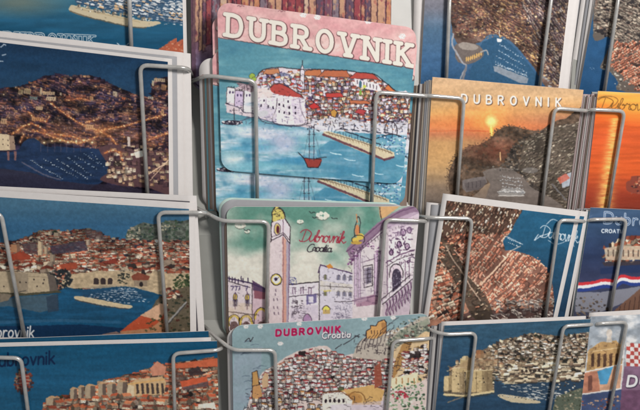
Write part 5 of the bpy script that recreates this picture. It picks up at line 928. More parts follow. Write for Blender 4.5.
    A.poly(cr([(498, 396), (502, 394), (524, 397), (540, 401), (536, 403), (512, 402)], 3, True), (186, 172, 142)); A.boats((500, 395), (534, 399), 14, 2, ((222, 218, 206), (60, 60, 60)), .5); A.boats((496, 376), (504, 386), 5, 4, ((60, 100, 130), (120, 150, 170)))
    A.poly([(556, 396), (580, 388), (600, 386), (600, 425), (548, 425)], (84, 92, 78)); A.scrub([(556, 392), (600, 384), (600, 412), (552, 412)], 140, [(60, 66, 52), (120, 112, 92), (150, 140, 116)], (.8, 2)); A.scrub([(556, 384), (580, 380), (574, 396), (556, 396)], 30, [(222, 210, 190), (60, 52, 46)], (.8, 1.6))
    A.mottle(.06, 2, 2, 9); A.grain(.03); return A

def art_cape_town():
    A = Art(575, -20, 740, 105, (30, 76, 124), 14)
    A.vgrad([(-20, (44, 80, 110)), (40, (38, 78, 118)), (105, (32, 70, 108))]); A.mottle(.06, 10, 8, 4)
    land = cr([(594, -20), (593, 20), (594, 40), (604, 38), (606, 34), (610, 42), (603, 60), (600, 68), (610, 72), (618, 82), (626, 92), (740, 100), (740, -20)], 3)
    A.poly(land, (92, 84, 78)); A.scrub(land, 900, [(60, 52, 50), (130, 122, 110), (168, 158, 140), (96, 80, 72)], (.7, 1.7))
    A.town([(594, -20), (740, -20), (740, 50), (612, 40), (594, 30)], 3.8, 2.8, [(96, 84, 76), (120, 96, 84)], [(176, 164, 146), (140, 130, 118)], w=(2, 4), hw=(1, 1.8), hr=(.8, 1.4), darkp=.25, dark=(52, 48, 50))
    A.town([(614, 44), (740, 36), (740, 96), (640, 88), (612, 66)], 4, 3, [(176, 104, 80), (196, 122, 96), (150, 88, 70)], [(206, 180, 156), (130, 104, 92)], w=(2.4, 5), hw=(1, 1.8), hr=(1, 2), darkp=.2, dark=(70, 54, 50))
    A.blocks([(612, 42), (740, 34), (740, 96), (636, 90), (610, 66)], -.6, 3.4, 2.1, [(186, 114, 88), (200, 130, 102), (160, 96, 76)], street=5, dark=(78, 58, 52), seed=3, walls=[(210, 186, 160)], skip=.15); A.blocks([(596, -18), (740, -18), (740, 38), (612, 40), (596, 24)], .5, 3, 2, [(150, 136, 122), (120, 106, 96), (176, 162, 144)], street=5, dark=(60, 54, 52), seed=4, skip=.3, jit=.4)
    A.scrub([(600, 60), (616, 70), (640, 90), (620, 92), (602, 72)], 60, [(190, 186, 174), (110, 106, 100)], (.8, 2)); A.scrub([(590, 66), (596, 66), (596, 70), (590, 70)], 6, [(200, 214, 224)], (.3, .7))
    A.grain(.03); return A

def art_orange():
    A = Art(578, 86, 745, 225, (214, 104, 44), 15)
    A.vgrad([(86, (222, 176, 96)), (98, (230, 150, 60)), (115, (222, 96, 36)), (135, (206, 84, 40)), (170, (206, 84, 36)), (195, (150, 56, 36)), (225, (90, 44, 40))]); A.mottle(.08, 30, 2.4, 4)
    A.ell(646, 108, 30, 10, (250, 196, 80), .5, .9)
    X, Y = A.full()[2:]; cx = 612 + (140 - Y) * .12; st = np.exp(-((X - cx) / (3 + (Y - 100) * .045))**2) * (Y > 118) * (.4 + .6 * A.noise(6, 1.1, 2, 7))
    A.a += (C((255, 206, 110)) - A.a) * (np.clip(st, 0, 1) * .9)[..., None]
    A.poly(cr([(626, 190), (626, 182), (630, 180), (632, 176), (645, 175), (700, 172), (700, 198), (640, 194), (630, 192)], 3), (130, 62, 48)); A.houses([(628, 182), (634, 177), (690, 174), (690, 188), (630, 188)], 4, 3, [(150, 70, 50)], [(214, 150, 110), (176, 110, 84)], (2, 4), (1.2, 2.2), (.8, 1.3), skip=.3); A.scrub([(626, 178), (690, 172), (690, 198), (630, 194)], 90, [(60, 34, 40), (150, 76, 60), (196, 140, 110)], (.7, 1.7))
    A.text('Dubrovnik', (600, 108), (17, 1.0), (1.6, -10), [(.8, (110, 80, 40), (0, 0), .9)], 'script', gap=0); A.line(cr([(597, 107), (593, 104), (598, 98), (610, 96), (618, 100), (610, 108), (600, 110), (592, 112)]), .8, (120, 84, 40), .85)
    A.grain(.02); return A

def art_flag():
    A = Art(570, 200, 740, 330, (36, 62, 108), 16)
    A.vgrad([(200, (66, 92, 122)), (225, (50, 74, 106)), (255, (42, 56, 90)), (280, (52, 58, 88)), (330, (66, 68, 82))]); A.mottle(.10, 16, 8, 4)
    A.town([(604, 250), (612, 242), (622, 238), (740, 226), (740, 258), (604, 262)], 5, 3.4, REDS, CREAMS, w=(3, 6), hw=(2, 3.4), hr=(1, 2))
    A.poly([(604, 248), (616, 246), (740, 244), (740, 258), (606, 260)], (196, 180, 156), .8); [A.line([(608 + 5 * k, 250), (608 + 5 * k, 256)], 1.2, (90, 74, 66)) for k in range(12)]
    A.poly([(602, 262), (740, 256), (740, 263), (604, 266)], (60, 50, 54), .8); A.poly([(600, 268), (640, 264), (640, 272), (600, 274)], (30, 46, 84), .7)
    for dy, c in ((0, (196, 48, 56)), (3, (226, 222, 222)), (6, (40, 60, 130))):
        A.line(cr([(575, 284 + dy), (590, 283 + dy), (604, 280 + dy), (614, 281 + dy), (622, 276 + dy), (632, 278 + dy), (650, 277 + dy), (740, 270 + dy)]), 3.2, c)
    A.poly([(575, 292), (600, 292), (640, 286), (640, 296), (600, 312), (575, 312)], (150, 150, 156), .7); A.scrub([(576, 298), (600, 294), (612, 306), (606, 325), (576, 325)], 90, [(86, 72, 62), (60, 54, 52), (120, 104, 88)], (.8, 2))
    A.poly([(612, 312), (640, 288), (740, 284), (740, 330), (606, 330)], (110, 80, 66)); [A.line([(620 + 5 * k, 306 - 3 * k), (616 + 5 * k, 324)], .8, (60, 44, 42), .8) for k in range(14)]
    A.text('Dubrovnik', (604, 223), (13, .9), (.8, -11), [(1.9, (206, 214, 222), (0, 0), .95), (.8, (40, 74, 118), (0, 0), .9)], 'low', gap=.24)
    A.text('CROATIA', (601.5, 232.5), (4.1, .1), (.2, -3.4), [(.75, (206, 214, 222), (0, 0), 1)], gap=.28)
    A.grain(.02); return A

def art_collage():
    A = Art(575, 300, 740, 425, (150, 156, 162), 17)
    A.vgrad([(300, (128, 138, 150)), (345, (150, 158, 166)), (425, (120, 120, 124))])
    n = A.noise(14, 8, 4, 5); A.a += (C((212, 212, 212)) - A.a) * np.clip(n * 1.8 - .7, 0, 1)[..., None]
    A.poly([(588, 350), (600, 342), (616, 340), (622, 346), (622, 366), (586, 372)], (176, 140, 92)); [A.poly([(591 + 6 * k, 354), (594 + 6 * k, 353), (594 + 6 * k, 366), (591 + 6 * k, 367)], (80, 56, 44)) for k in range(5)]; A.line([(587, 352), (622, 347)], 1, (206, 176, 130)); A.poly([(606, 342), (608, 332), (611, 336), (612, 342)], (206, 196, 184)); A.ell(609, 333, 3, 4, (196, 186, 176)); sketch(A, 588, 342, 622, 368, 60, (1, 4), (.4, .8), (110, 80, 56))
    A.poly([(584, 372), (622, 364), (620, 388), (582, 393)], (196, 150, 120)); A.poly([(597, 371), (613, 366), (607, 384), (600, 384)], (70, 140, 180)); A.poly([(584, 373), (597, 371), (600, 392), (582, 393)], (176, 116, 92)); A.poly([(588, 376), (592, 375), (592, 390), (588, 391)], (110, 70, 60))
    A.line([(584, 372), (622, 364)], 1, (230, 226, 222)); A.line([(582, 394), (622, 388)], 1, (230, 226, 222)); A.line([(624, 345), (620, 395)], 1, (220, 214, 210))
    A.poly([(582, 395), (622, 389), (622, 425), (580, 425)], (60, 74, 110)); A.scrub([(582, 400), (620, 396), (620, 410), (582, 410)], 60, [(150, 84, 66), (190, 150, 120), (90, 60, 60)], (.8, 2))
    for i in range(12):
        for j in range(6):
            x = 626 + 4 * i + .0 * j; y = 342 + 4 * j + 1.2 * math.sin(i * .6)
            A.poly([(x, y), (x + 4, y + .3), (x + 4, y + 4.3), (x, y + 4)], (178, 74, 68) if (i + j) % 2 else (226, 218, 214))
    A.poly([(624, 366), (740, 366), (740, 390), (621, 390)], (122, 92, 116)); A.poly([(621, 390), (740, 388), (740, 425), (619, 425)], (104, 70, 96)); A.mottle(.12, 6, 4, 6)
    A.text('DUBROVNIK', (627, 386), (13, -.3), (1.6, -10), [(3.6, (50, 40, 60), (.3, .4), .7), (2.3, (236, 230, 228), (0, 0), 1)], gap=.34)
    A.grain(.02); return A
# ------------------------------------------------------------------ the rack
ROW = [-16.0, 0.0, 14.0, 28.0]       # how far each tier of pockets stands out of the rack, mm
rack = bpy.data.objects.new('postcard_rack', None); COL.objects.link(rack)
tag(rack, 'grey metal postcard rack with bent wire holders, carrying all the rows of cards', 'card rack')
M_LIGHT = mat_new('white_upright_paint', (0.66, 0.655, 0.63), 0.45, 0.0, 0.1, 60, 0.1)
# the Empty's base sits below the rack; parts keep world coordinates
def slab(name, q, n0, n1, mat, parent=None, bev=0.0):
    """box between two planes; q: four pixel corners TL TR BR BL; n0/n1 per corner back/front"""
    if not hasattr(n1, '__len__'): n1 = [n1] * 4
    if not hasattr(n0, '__len__'): n0 = [n0] * 4
    f = [P(p[0], p[1], n) for p, n in zip(q, n1)]
    b = [x - N * 1e-3 * (c - a) for x, a, c in zip(f, n0, n1)]
    o = mesh_obj(name, f + b, [(0, 3, 2, 1), (4, 5, 6, 7), (0, 1, 5, 4), (1, 2, 6, 5), (2, 3, 7, 6), (3, 0, 4, 7)], mat, parent)
    if bev:
        md = o.modifiers.new('bevel', 'BEVEL'); md.width = bev; md.segments = 2
    return o
slab('back_panel', [(-90, -120), (740, -120), (740, 520), (-90, 520)], [-33, -33, -12, -12], [-31, -31, -10, -10], M_PANEL, rack)
def upright(pts, mat):
    """bent flat bar stepping forward tier by tier: (centre x, y, half width, n of its face)"""
    vs, fs = [], []
    for (x, y, h, n) in pts: vs += [P(x - h, y, n), P(x + h, y, n), P(x + h, y, n) - N * .006, P(x - h, y, n) - N * .006]
    for i in range(len(pts) - 1):
        a = 4 * i
        for k in range(4): fs.append((a + k, a + (k + 1) % 4, a + 4 + (k + 1) % 4, a + 4 + k)[::-1])
    fs += [(0, 1, 2, 3), tuple(4 * (len(pts) - 1) + k for k in (3, 2, 1, 0))]
    o = mesh_obj('upright', vs, fs, mat, rack)
    md = o.modifiers.new('bevel', 'BEVEL'); md.width = .0006; md.segments = 2
upright([(193, -70, 12, -25), (197, 95, 12, -18), (198, 130, 12, -11), (201, 195, 12, -9), (209, 235, 13, 2), (213, 320, 13, 6), (220, 350, 12, 16), (225, 470, 12, 21)], M_UPRIGHT)
upright([(404, -70, 18, -24), (406, 95, 18, -17), (411, 130, 16, -10), (414, 195, 15, -8), (421, 235, 14, 2), (423, 320, 13, 6), (433, 345, 12, 16), (430, 470, 12, 21)], M_LIGHT)
upright([(592, -70, 10, -25), (580, 95, 10, -19), (586, 130, 9, -11), (578, 220, 9, -8), (582, 250, 9, 1), (572, 330, 9, 5), (586, 350, 9, 15), (580, 470, 9, 20)], M_UPRIGHT)

def fillet(pts, r, k=6):
    out = [pts[0]]
    for a, b, c in zip(pts[:-2], pts[1:-1], pts[2:]):
        d1, d2 = a - b, c - b; l1, l2 = np.linalg.norm(d1), np.linalg.norm(d2); q = min(r, l1 * .48, l2 * .48)
        p, s = b + d1 / l1 * q, b + d2 / l2 * q
        for i in range(k + 1):
            t = i / k; out.append((1 - t)**2 * p + 2 * t * (1 - t) * b + t * t * s)
    out.append(pts[-1]); return out
def tube(name, pts, rad, mat, parent, sides=14):
    vs, fs = [], []; up = N.copy()
    for i, p in enumerate(pts):
        t = nrm(pts[min(i + 1, len(pts) - 1)] - pts[max(i - 1, 0)])
        a = nrm(up - t * up.dot(t)); b = np.cross(t, a); up = a
        for k in range(sides):
            th = 2 * math.pi * k / sides; vs.append(p + rad * (a * math.cos(th) + b * math.sin(th)))
    for i in range(len(pts) - 1):
        for k in range(sides):
            k2 = (k + 1) % sides; fs.append((i * sides + k, i * sides + k2, (i + 1) * sides + k2, (i + 1) * sides + k))
    fs.append(tuple(range(sides))[::-1]); fs.append(tuple((len(pts) - 1) * sides + k for k in range(sides)))
    o = mesh_obj(name, vs, fs, mat, parent, True)
    return o
WIRES = [
 [(127, -60, -12.6), (132.5, 80, -12.6)],
 [(193, 78, -18), (188, 68, 2.6), (140, 65, 2.9), (149, 222, 2.9)],
 [(184, 84, -18), (207, 75.5, 2.6), (255.5, 81, 2.9), (257.8, 235, 2.9)],
 [(440, 97, -16), (428, 96, 2.6), (376, 92, 2.9), (370.5, 232, 2.9)],
 [(398, 97, -16), (428, 95.5, 3.2), (464, 98.5, 2.9), (454.5, 232, 2.9)],
 [(593, 112, -16), (584, 110.5, 3.0), (554.5, 108, 2.9), (538.5, 232, 2.9)],
 [(578, 114, -16), (592, 109.5, 3.0), (624.5, 111, 2.9), (604, 232, 2.9)],
 [(207, 218, -6), (205.5, 212.5, 16.4), (158, 212.5, 16.9), (168.5, 352, 16.9)],
 [(193, 206, -6), (209, 214.5, 10), (222, 221, 17.0), (268.5, 221.5, 16.9), (266, 345, 16.9)],
 [(-70, 213, 16.9), (1, 213, 16.9), (27.5, 352, 16.9)],
 [(432, 222, -4), (423, 221, 16.8), (385.5, 219.5, 16.9), (376, 345, 16.9)],
 [(408, 214.5, -4), (428, 217.5, 14.5), (472, 218.5, 16.9), (459, 340, 16.9)],
 [(590, 222, -4), (582, 221, 17), (559, 220, 16.9), (542, 340, 16.9)],
 [(576, 223, -4), (592, 219.5, 17), (626.5, 219, 16.9), (605, 340, 16.9)],
 [(228, 343, 8), (219, 350, 31), (173, 353.5, 30.9), (176, 450, 30.9)],
 [(-70, 356, 30.9), (21, 358, 30.9), (33, 450, 30.9)],
 [(204, 326, 8), (219, 340, 23), (233, 350, 31), (275, 350, 30.9), (277.5, 450, 30.9)],
 [(440, 337, 8), (428, 338.5, 31), (393, 341, 30.9), (383.5, 450, 30.9)],
 [(414, 320, 8), (430, 330, 25), (445, 334.5, 31), (476, 333, 30.9), (463, 450, 30.9)],
 [(600, 324, 8), (590, 324.5, 31), (563.5, 326, 30.9), (542.5, 450, 30.9)],
 [(585, 328, 8), (598, 323.5, 31), (627, 322, 30.9), (602, 450, 30.9)],
 [(452, -60, -12.6), (445, 108, -12.6)], [(559, -60, -12.6), (537.5, 102, -12.6)], [(627, -60, -12.6), (603, 100, -12.6)]]
for w in WIRES:
    tube('wire_holder', fillet([P(*p) for p in w], .0055), .0015, M_WIRE, rack)
# ledge at the foot of every pocket, hidden by the cards of the tier below
for (x0, x1) in ((-60, 186), (222, 412), (436, 574), (592, 720)):
    for (y, nb) in ((92, ROW[0]), (226, ROW[1]), (352, ROW[2])):
        if y == 92 and x0 < 0: y = 74
        slab('pocket_ledge', [(x0, y), (x1, y + 2), (x1, y + 6), (x0, y + 4)], nb - 13, nb + 1.0, M_UPRIGHT, rack, .0004)

# ------------------------------------------------------------------ postcards
def bil(c, u, v):
    u = np.asarray(u)[..., None]; v = np.asarray(v)[..., None]
    return (c[0] * (1 - u) + c[1] * u) * (1 - v) + (c[3] * (1 - u) + c[2] * u) * v
def grid_faces(nu, nv, flip=False):
    i = np.arange(nu - 1); j = np.arange(nv - 1)
    I, J = np.meshgrid(i, j); a = (J * nu + I).ravel()
    f = np.stack([a, a + nu, a + nu + 1, a + 1], 1)
    return f[:, ::-1] if flip else f
def fast_mesh(name, verts, quads, mat, smooth=True):
    me = bpy.data.meshes.new(name); nv, nf = len(verts), len(quads)
    me.vertices.add(nv); me.vertices.foreach_set('co', np.asarray(verts, np.float32).ravel())
    me.loops.add(nf * 4); me.loops.foreach_set('vertex_index', np.asarray(quads, np.int32).ravel())
    me.polygons.add(nf); me.polygons.foreach_set('loop_start', np.arange(0, nf * 4, 4, dtype=np.int32))
    me.materials.append(mat); me.update(calc_edges=True)
    if smooth: me.shade_smooth()
    return me
def lin(c):
    c = np.clip(c, 0, 1); return np.where(c <= .04045, c / 12.92, ((c + .055) / 1.055)**2.4)
ARTS = {}
def card(quad, n, label, group='postcards standing in the rack', art=None, artq=None, border=(0, 0), radius=0.0, mat='white', bow=0.4, thick=0.42, dens=2.1, side=0.0):
    """quad: TL TR BR BL pixel corners of the card on plane n; border px (left/right, top); bow mm"""
    if art is None:
        hs = random.Random(str(quad)); quad = [(x + (hs.uniform(-.5, .5)), y + hs.uniform(-.9, .9)) for x, y in quad]
    c = [P(x, y, n) for x, y in quad]
    W = np.linalg.norm(c[1] - c[0]); H = np.linalg.norm(c[3] - c[0]); rad = radius * DIST / FPX
    def pos(s, t, lift=0.0, bu=0.0, bt=0.0):
        """s,t in 0..1 across the (inset) face"""
        v = bt + t * (1 - bt); y = np.minimum(v * H, (1 - v) * H)
        ins = np.where(y < rad, rad - np.sqrt(np.maximum(0, rad * rad - (rad - np.minimum(y, rad))**2)), 0) / W if rad > 0 else 0 * v
        u0 = np.maximum(bu, ins); u = u0 + s * (1 - 2 * u0)
        flat = bil(c, u, v)
        off = (bow * (1 - (2 * u - 1)**2) + side * (u - .5) + lift) * 1e-3
        return flat + off[..., None] * N, u, v
    # body: front and back sheets and a rim
    tt = np.unique(np.concatenate([np.linspace(0, 1, 25), (1 - np.cos(np.linspace(0, math.pi / 2, 9))) * max(rad / H, .001), 1 - (1 - np.cos(np.linspace(0, math.pi / 2, 9))) * max(rad / H, .001)]))
    ss = np.linspace(0, 1, 25); nu, nv = len(ss), len(tt)
    Sg, Tg = np.meshgrid(ss, tt)
    F, _, _ = pos(Sg, Tg); B, _, _ = pos(Sg, Tg, -thick)
    V_ = np.concatenate([F.reshape(-1, 3), B.reshape(-1, 3)]); K = nu * nv
    q = [grid_faces(nu, nv), grid_faces(nu, nv, True) + K]
    loop = [i for i in range(nu)] + [j * nu + nu - 1 for j in range(1, nv)] + [(nv - 1) * nu + i for i in range(nu - 2, -1, -1)] + [j * nu for j in range(nv - 2, 0, -1)]
    lp = np.array(loop); nx = np.roll(lp, -1); q.append(np.stack([lp, nx, nx + K, lp + K], 1))
    base = (c[2] + c[3]) / 2
    me = fast_mesh('postcard', V_ - base, np.concatenate(q), paper(mat), False)
    o = bpy.data.objects.new('postcard', me); COL.objects.link(o); o.location = base
    tag(o, label, 'postcard', group)
    if art is not None:
        if art not in ARTS: ARTS[art] = art().finish(.26, sat=.84 if art in (art_pink, art_square, art_hilltown, art_strips) else SAT)
        A = ARTS[art]
        wpx = max(math.dist(quad[0], quad[1]), math.dist(quad[2], quad[3])); hpx = max(math.dist(quad[0], quad[3]), math.dist(quad[1], quad[2]))
        nu, nv = int(wpx * dens), int(hpx * dens)
        Sg, Tg = np.meshgrid(np.linspace(0, 1, nu), np.linspace(0, 1, nv))
        bu, bt = border[0] / wpx, border[1] / hpx
        X, Ug, Vg = pos(Sg, Tg, .10, bu, bt)
        aq, an = artq if artq else (quad, n)
        flat = bil([P(x, y, an) for x, y in aq], Ug, Vg)
        d = flat - CAM; z = d @ dirv
        px = 320 + FPX * (d @ rgt) / z; py = 205 - FPX * (d @ upv) / z
        fx = np.clip((px - A.x0) * S - .5, 0, A.w - 2.01); fy = np.clip((py - A.y0) * S - .5, 0, A.h - 2.01)
        im = A.a; k = 2   # box-average the painter's samples down to the grid
        acc = 0
        for dx in (-.75, .75):
            for dy in (-.75, .75):
                xx = np.clip(fx + dx, 0, A.w - 1.01); yy = np.clip(fy + dy, 0, A.h - 1.01); xi = xx.astype(int); yi = yy.astype(int)
                a_ = (xx - xi)[..., None]; b_ = (yy - yi)[..., None]
                x1 = np.minimum(xi + 1, A.w - 1); y1 = np.minimum(yi + 1, A.h - 1)
                acc = acc + (im[yi, xi] * (1 - a_) + im[yi, x1] * a_) * (1 - b_) + (im[y1, xi] * (1 - a_) + im[y1, x1] * a_) * b_
        colr = np.minimum(lin(acc / 4) / GAIN, .88)
        rgba = np.ones((nu * nv, 4), np.float32); rgba[:, :3] = colr.reshape(-1, 3)
        me = fast_mesh('printed_picture', X.reshape(-1, 3) - base, grid_faces(nu, nv), M_PRINT)
        at = me.color_attributes.new('ink', 'FLOAT_COLOR', 'POINT'); at.data.foreach_set('color', rgba.ravel())
        p = bpy.data.objects.new('printed_picture', me); COL.objects.link(p); p.parent = o
    return o
def shifted(q, dx, dy): return [(x + dx, y + dy) for x, y in q]
def wide(q, l=0, t=0, r=0, b=0): return [(q[0][0] - l, q[0][1] - t), (q[1][0] + r, q[1][1] - t), (q[2][0] + r, q[2][1] + b), (q[3][0] - l, q[3][1] + b)]

# -- left column
r0, r1, r2, r3 = ROW
L0 = [(-48, -84), (171, -78), (178.5, 74), (-46, 62)]
card(L0, r0, 'postcard of a breakwater full of small boats on blue sea, above the night city card', art=art_harbour_top, bow=.6)
card([(-42, -86), (181, -80), (184, 76), (-44, 66)], r0 - 1.4, 'postcard peeking out right of the blue breakwater and boats card, its duplicate', art=art_harbour_top, artq=(L0, r0), bow=.4, dens=1.5)
card([(-40, -84), (184.5, -78), (187.5, 78), (-40, 68)], r0 - 2.6, 'white edge of the rearmost card behind the blue breakwater postcard', bow=.3)
L1 = [(-54, 32.5), (172, 59), (173.5, 206), (-52, 188)]
card(L1, r1, 'white-bordered night postcard of a lit walled city and its harbour', art=art_night, border=(4.5, 3.2), bow=.3)
card([(-48, 26), (183, 52), (184, 207), (-46, 190)], r1 - 1.3, 'white-edged postcard directly behind the night city card, its dark slit showing at the right', bow=.2, side=-.6)
card([(-46, 29), (190.5, 53), (193.5, 207), (-44, 190)], r1 - 2.8, 'widest white card at the back of the night city stack, beside the grey panel', bow=.2)
card([(-46, 32), (177, 56), (178.5, 207), (-44, 190)], r1 - .6, 'thin white card edge between the night city card and the wider cards behind it', bow=.2, mat='grey')
L2 = [(-55, 187), (195, 203), (196.5, 352), (-52, 340)]
card(L2, r2, 'white-bordered daytime postcard of red roofs, stone fort and blue bay', art=art_day, border=(6.5, 6.0), bow=.35)
card([(-50, 184), (196, 196), (206, 352), (-46, 342)], r2 - 1.8, 'white card slanting out behind the daytime red-roof and fort postcard', bow=.2)
card([(-50, 188), (190, 202), (199.5, 352), (-46, 342)], r2 - 1.0, 'dark sheet put in for the shaded gap behind the daytime red-roof and fort postcard', bow=.2, mat='dark')  # near-black sheet stands in for the shade between the two white cards
L3 = [(-56, 348), (217, 341), (220, 462), (-52, 470)]
card(L3, r3, 'blue sea postcard with dark lettering, crest and orange roofs at the lower left', art=art_bay, bow=.2)
card([(-56, 341), (208.5, 331), (213, 462), (-52, 470)], r3 - 2.2, 'blue postcard whose top edge rises behind the lower left sea and crest card', art=art_bay, artq=(shifted(L3, 0, -4), r3), bow=.2, dens=1.4)
card([(-56, 336.5), (110, 337.5), (120, 462), (-52, 470)], r3 - 4.2, 'white card tapering behind the two blue cards at the lower left', bow=.2)
card([(-56, 345), (211, 338), (215, 462), (-52, 470)], r3 - 1.0, 'thin white card between the two blue cards at the lower left', bow=.2)

# -- middle column
M0 = [(190, -70), (392, -52), (390, 100), (192, 90)]
card(M0, r0, 'illustrated postcard of orange, red and violet strips behind the big pink title card', art=art_strips, radius=11, bow=.3)
M1 = [(217, 1.5), (417.5, 28), (402, 184), (221.5, 170)]
card(M1, r1 + .4, 'round-cornered watercolour postcard with pink sky, large white title and red sailing ship', art=art_pink, radius=12, bow=.9)
card(shifted(M1, -5, 47), r1 - 1.6, 'duplicate of the pink and teal watercolour postcard, slid down so its pier shows below', art=art_pink, artq=(M1, r1 + .4), radius=12, bow=.3)
card([(212, 14), (418, 36), (404, 205), (216.5, 205)], r1 - 2.6, 'pink and teal card edge showing just left of the large pink title card', art=art_pink, artq=(shifted(M1, 2, 0), r1 + .4), radius=12, dens=1.2)
card([(199, 57), (398, 70), (398, 210), (203, 208)], r1 - 4.6, 'blank white card with a curled round corner left of the pink title card', radius=13, bow=2.2, mat='white')
for k, (x, mt) in enumerate([(202.5, 'brown'), (204.2, 'teal'), (206, 'brown'), (208.2, 'grey'), (210.2, 'brown'), (404, 'brown')]):  # left edges: brown puts the stack's shadowed side into the stock colour
    q = [(x, 74 + k), (396, 76), (396, 212), (x + 4, 210)] if x < 300 else [(230, 60), (410.5, 66), (407, 214), (236, 210)]
    card(q, r1 - 4.1 + .26 * k, 'card edge in the stack left of the pink title card, side shade coloured brown' if x < 300 else 'brown card edge showing right of the pink title card', group='card edges left of the pink title card' if x < 300 else 'postcards standing in the rack', mat=mt, bow=.1, thick=.2)
M2 = [(226.5, 206.5), (420, 206), (407, 336), (229, 336)]
card(M2, r2, 'round-cornered drawn postcard of a pale clock tower and violet church under green sky', art=art_square, radius=10, bow=.9)
card([(218, 196.5), (404, 203), (404, 338), (223, 338)], r2 - 2.0, 'mint-edged card rising behind the clock tower postcard', mat='mint', radius=13, bow=.3)
card([(221, 199.5), (408, 204), (404, 338), (224.5, 338)], r2 - 1.4, 'grey-white card sandwiched just behind the clock tower postcard', mat='grey', radius=13, bow=.3)
card([(224, 220), (414, 212), (405, 338), (226.5, 338)], r2 - .8, 'thin card edge left of the clock tower postcard, stack shading painted as dark brown', mat='brown', radius=8, bow=.2)  # shade along the stack side, painted as brown stock
M3 = [(232, 325.5), (430.5, 313), (424, 452), (234, 460)]
card(M3, r3, 'round-cornered drawn postcard of a red-roofed hill town with magenta title', art=art_hilltown, radius=11, bow=.9)
card([(226.5, 328), (426, 317), (420, 452), (229.5, 460)], r3 - 1.6, 'white round-cornered card edging out left of the magenta-title hill town card', radius=14, bow=.6)
card([(229.5, 327), (428, 315), (422, 452), (232, 460)], r3 - .8, 'bluish card edge between the hill town card and the white card behind it', radius=13, bow=.6, mat='grey')

# -- right column
R0 = [(428, -62), (575, -54), (557, 100), (420, 92)]
card(R0, r0, 'dusk aerial postcard of a harbour with rows of moored boats, behind the sunset card', art=art_aerial, bow=.3)
card([(436, -64), (586, -56), (566, 102), (428, 96)], r0 - 1.3, 'white-edged card along the right of the dusk harbour postcard', bow=.2)
card([(416, -62), (560, -54), (552, 100), (412, 92)], r0 - 2.4, 'white card edge left of the dusk harbour postcard', bow=.2)
R1 = [(432.5, 77), (583.5, 90), (564, 222), (424, 222)]
card(R1, r1, 'sunset postcard of a headland and bay under an orange sky with spaced white title', art=art_sunset, bow=.3)
for k, (x, mt) in enumerate([(414, 'brown'), (416, 'cream'), (418.4, 'dark'), (420, 'white'), (422.6, 'brown'), (424.5, 'cream'), (426.6, 'grey'), (428.8, 'white'), (430.4, 'cream')]):
    card([(x, 86 - .8 * k), (560, 96 - .4 * k), (548, 222), (x - 9.5, 222)], r1 - 6.2 + .65 * k, 'card edge in the streaky brown and cream pile left of the sunset headland card', group='card edges left of the sunset headland card', mat=mt, bow=.1)
R2 = [(443, 193.5), (589, 212), (568, 338), (421, 334)]
R2f = [(443, 193.5), (581, 211), (553, 338), (421, 334)]
card(R2f, r2, 'tilted white-bordered aerial postcard of dense red roofs beside a blue bay', art=art_redroofs, border=(4.6, 6), bow=.3)
card([(447, 196), (589, 212), (564, 338), (428, 334)], r2 - 1.4, 'duplicate white-bordered aerial card slipping out right of the red roofs postcard', art=art_redroofs, border=(4, 5), bow=.3, dens=1.4)
card([(427, 202.5), (560, 214), (548, 338), (417, 334)], r2 - 3.0, 'pale grey card leaning out left of the tilted red roofs postcard', mat='white', bow=.3)
card([(431.5, 204), (560, 214), (548, 338), (419, 334)], r2 - 2.2, 'slate-coloured card strip left of the tilted red roofs postcard', mat='grey', bow=.3)
R3 = [(444.5, 325.5), (591, 319), (576, 450), (431, 450)]
card(R3, r3, 'postcard of a tan stone fort and old town above dark blue water', art=art_fort, bow=.2)
for k, (x, y, mt) in enumerate([(427.5, 327, 'white'), (430, 327, 'dark'), (431.5, 326, 'grey'), (434, 326, 'white'), (437.5, 324, 'dark'), (439, 323, 'grey'), (441.5, 322.5, 'white')]):
    card([(x, y), (586, y - 6.5), (572, 450), (x - 10, 450)], r3 - 4.9 + .64 * k, 'card edge in the grey and white pile behind the tan fort postcard', group='card edges behind the tan fort card', mat=mt, bow=.1)

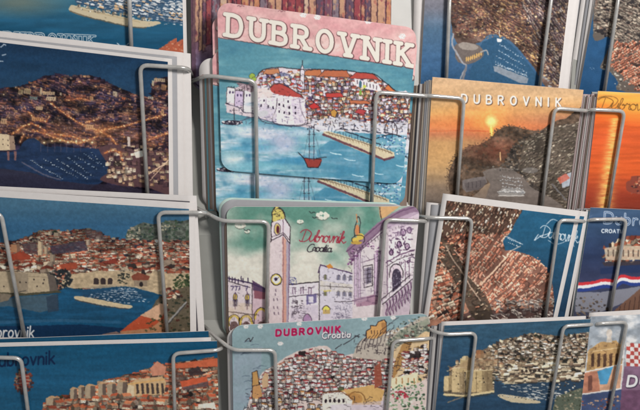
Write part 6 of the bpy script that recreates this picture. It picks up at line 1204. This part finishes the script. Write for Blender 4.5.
# -- far right column
F0 = [(607, -62), (745, -56), (730, 110), (577, 102)]
card(F0, r0, 'aerial postcard of orange roofs on a rocky cape at the upper right edge', art=art_cape_town, bow=.3)
for k, (x, mt) in enumerate([(581, 'grey'), (584, 'white'), (586.5, 'grey'), (590, 'white'), (596, 'grey'), (599, 'white'), (602.5, 'white')]):
    card([(x, -62), (730, -56), (720, 110), (x - 24, 102)], r0 - 7.4 + 1.0 * k, 'card edge in the shiny white pile left of the orange-roofed cape card', group='card edges left of the cape card', mat=mt, bow=.6)
F1 = [(598, 91), (740, 99), (722, 226), (583, 222)]
card(F1, r1, 'blazing orange sunset postcard with a golden glitter path on the sea', art=art_orange, bow=.2)
for k, (x, mt) in enumerate([(582.5, 'pink'), (584.5, 'white'), (586, 'brown'), (587.5, 'pink'), (589.5, 'white'), (591.3, 'pink'), (593, 'brown'), (594.5, 'white'), (596.2, 'pink')]):
    card([(x, 94 + (k * 37 % 5) * .7), (716, 100), (704, 226), (x - 17, 222)], r1 - 6.4 + .68 * k, 'card edge in the pinkish pile left of the blazing orange sunset card', group='card edges left of the orange sunset card', mat=mt, bow=.1)
F2 = [(590.5, 207.5), (735, 214), (716, 340), (570, 336)]
card(F2, r2, 'deep blue postcard with outlined white title, old port and red-white-blue ribbon', art=art_flag, bow=.2)
for k, (x, mt) in enumerate([(576.5, 'grey'), (578.5, 'white'), (580.2, 'dark'), (581.6, 'white'), (583.8, 'grey'), (585.2, 'dark'), (586.6, 'white'), (588.6, 'blue')]):
    card([(x, 209 + (k * 53 % 4) * .5), (716, 215), (700, 340), (x - 19, 336)], r2 - 6.2 + .74 * k, 'card edge in the blue-grey pile left of the deep blue ribbon card', group='card edges left of the ribbon card', mat=mt, bow=.1)
F3 = [(590.5, 316.5), (735, 310), (718, 450), (576, 450)]
card(F3, r3, 'collage postcard of a church facade, arch, grey clouds and red-white checks', art=art_collage, bow=.2)
card([(589.5, 312.5), (732, 305), (716, 450), (574, 450)], r3 - 1.4, 'white card showing above the church and checks collage postcard', bow=.1)
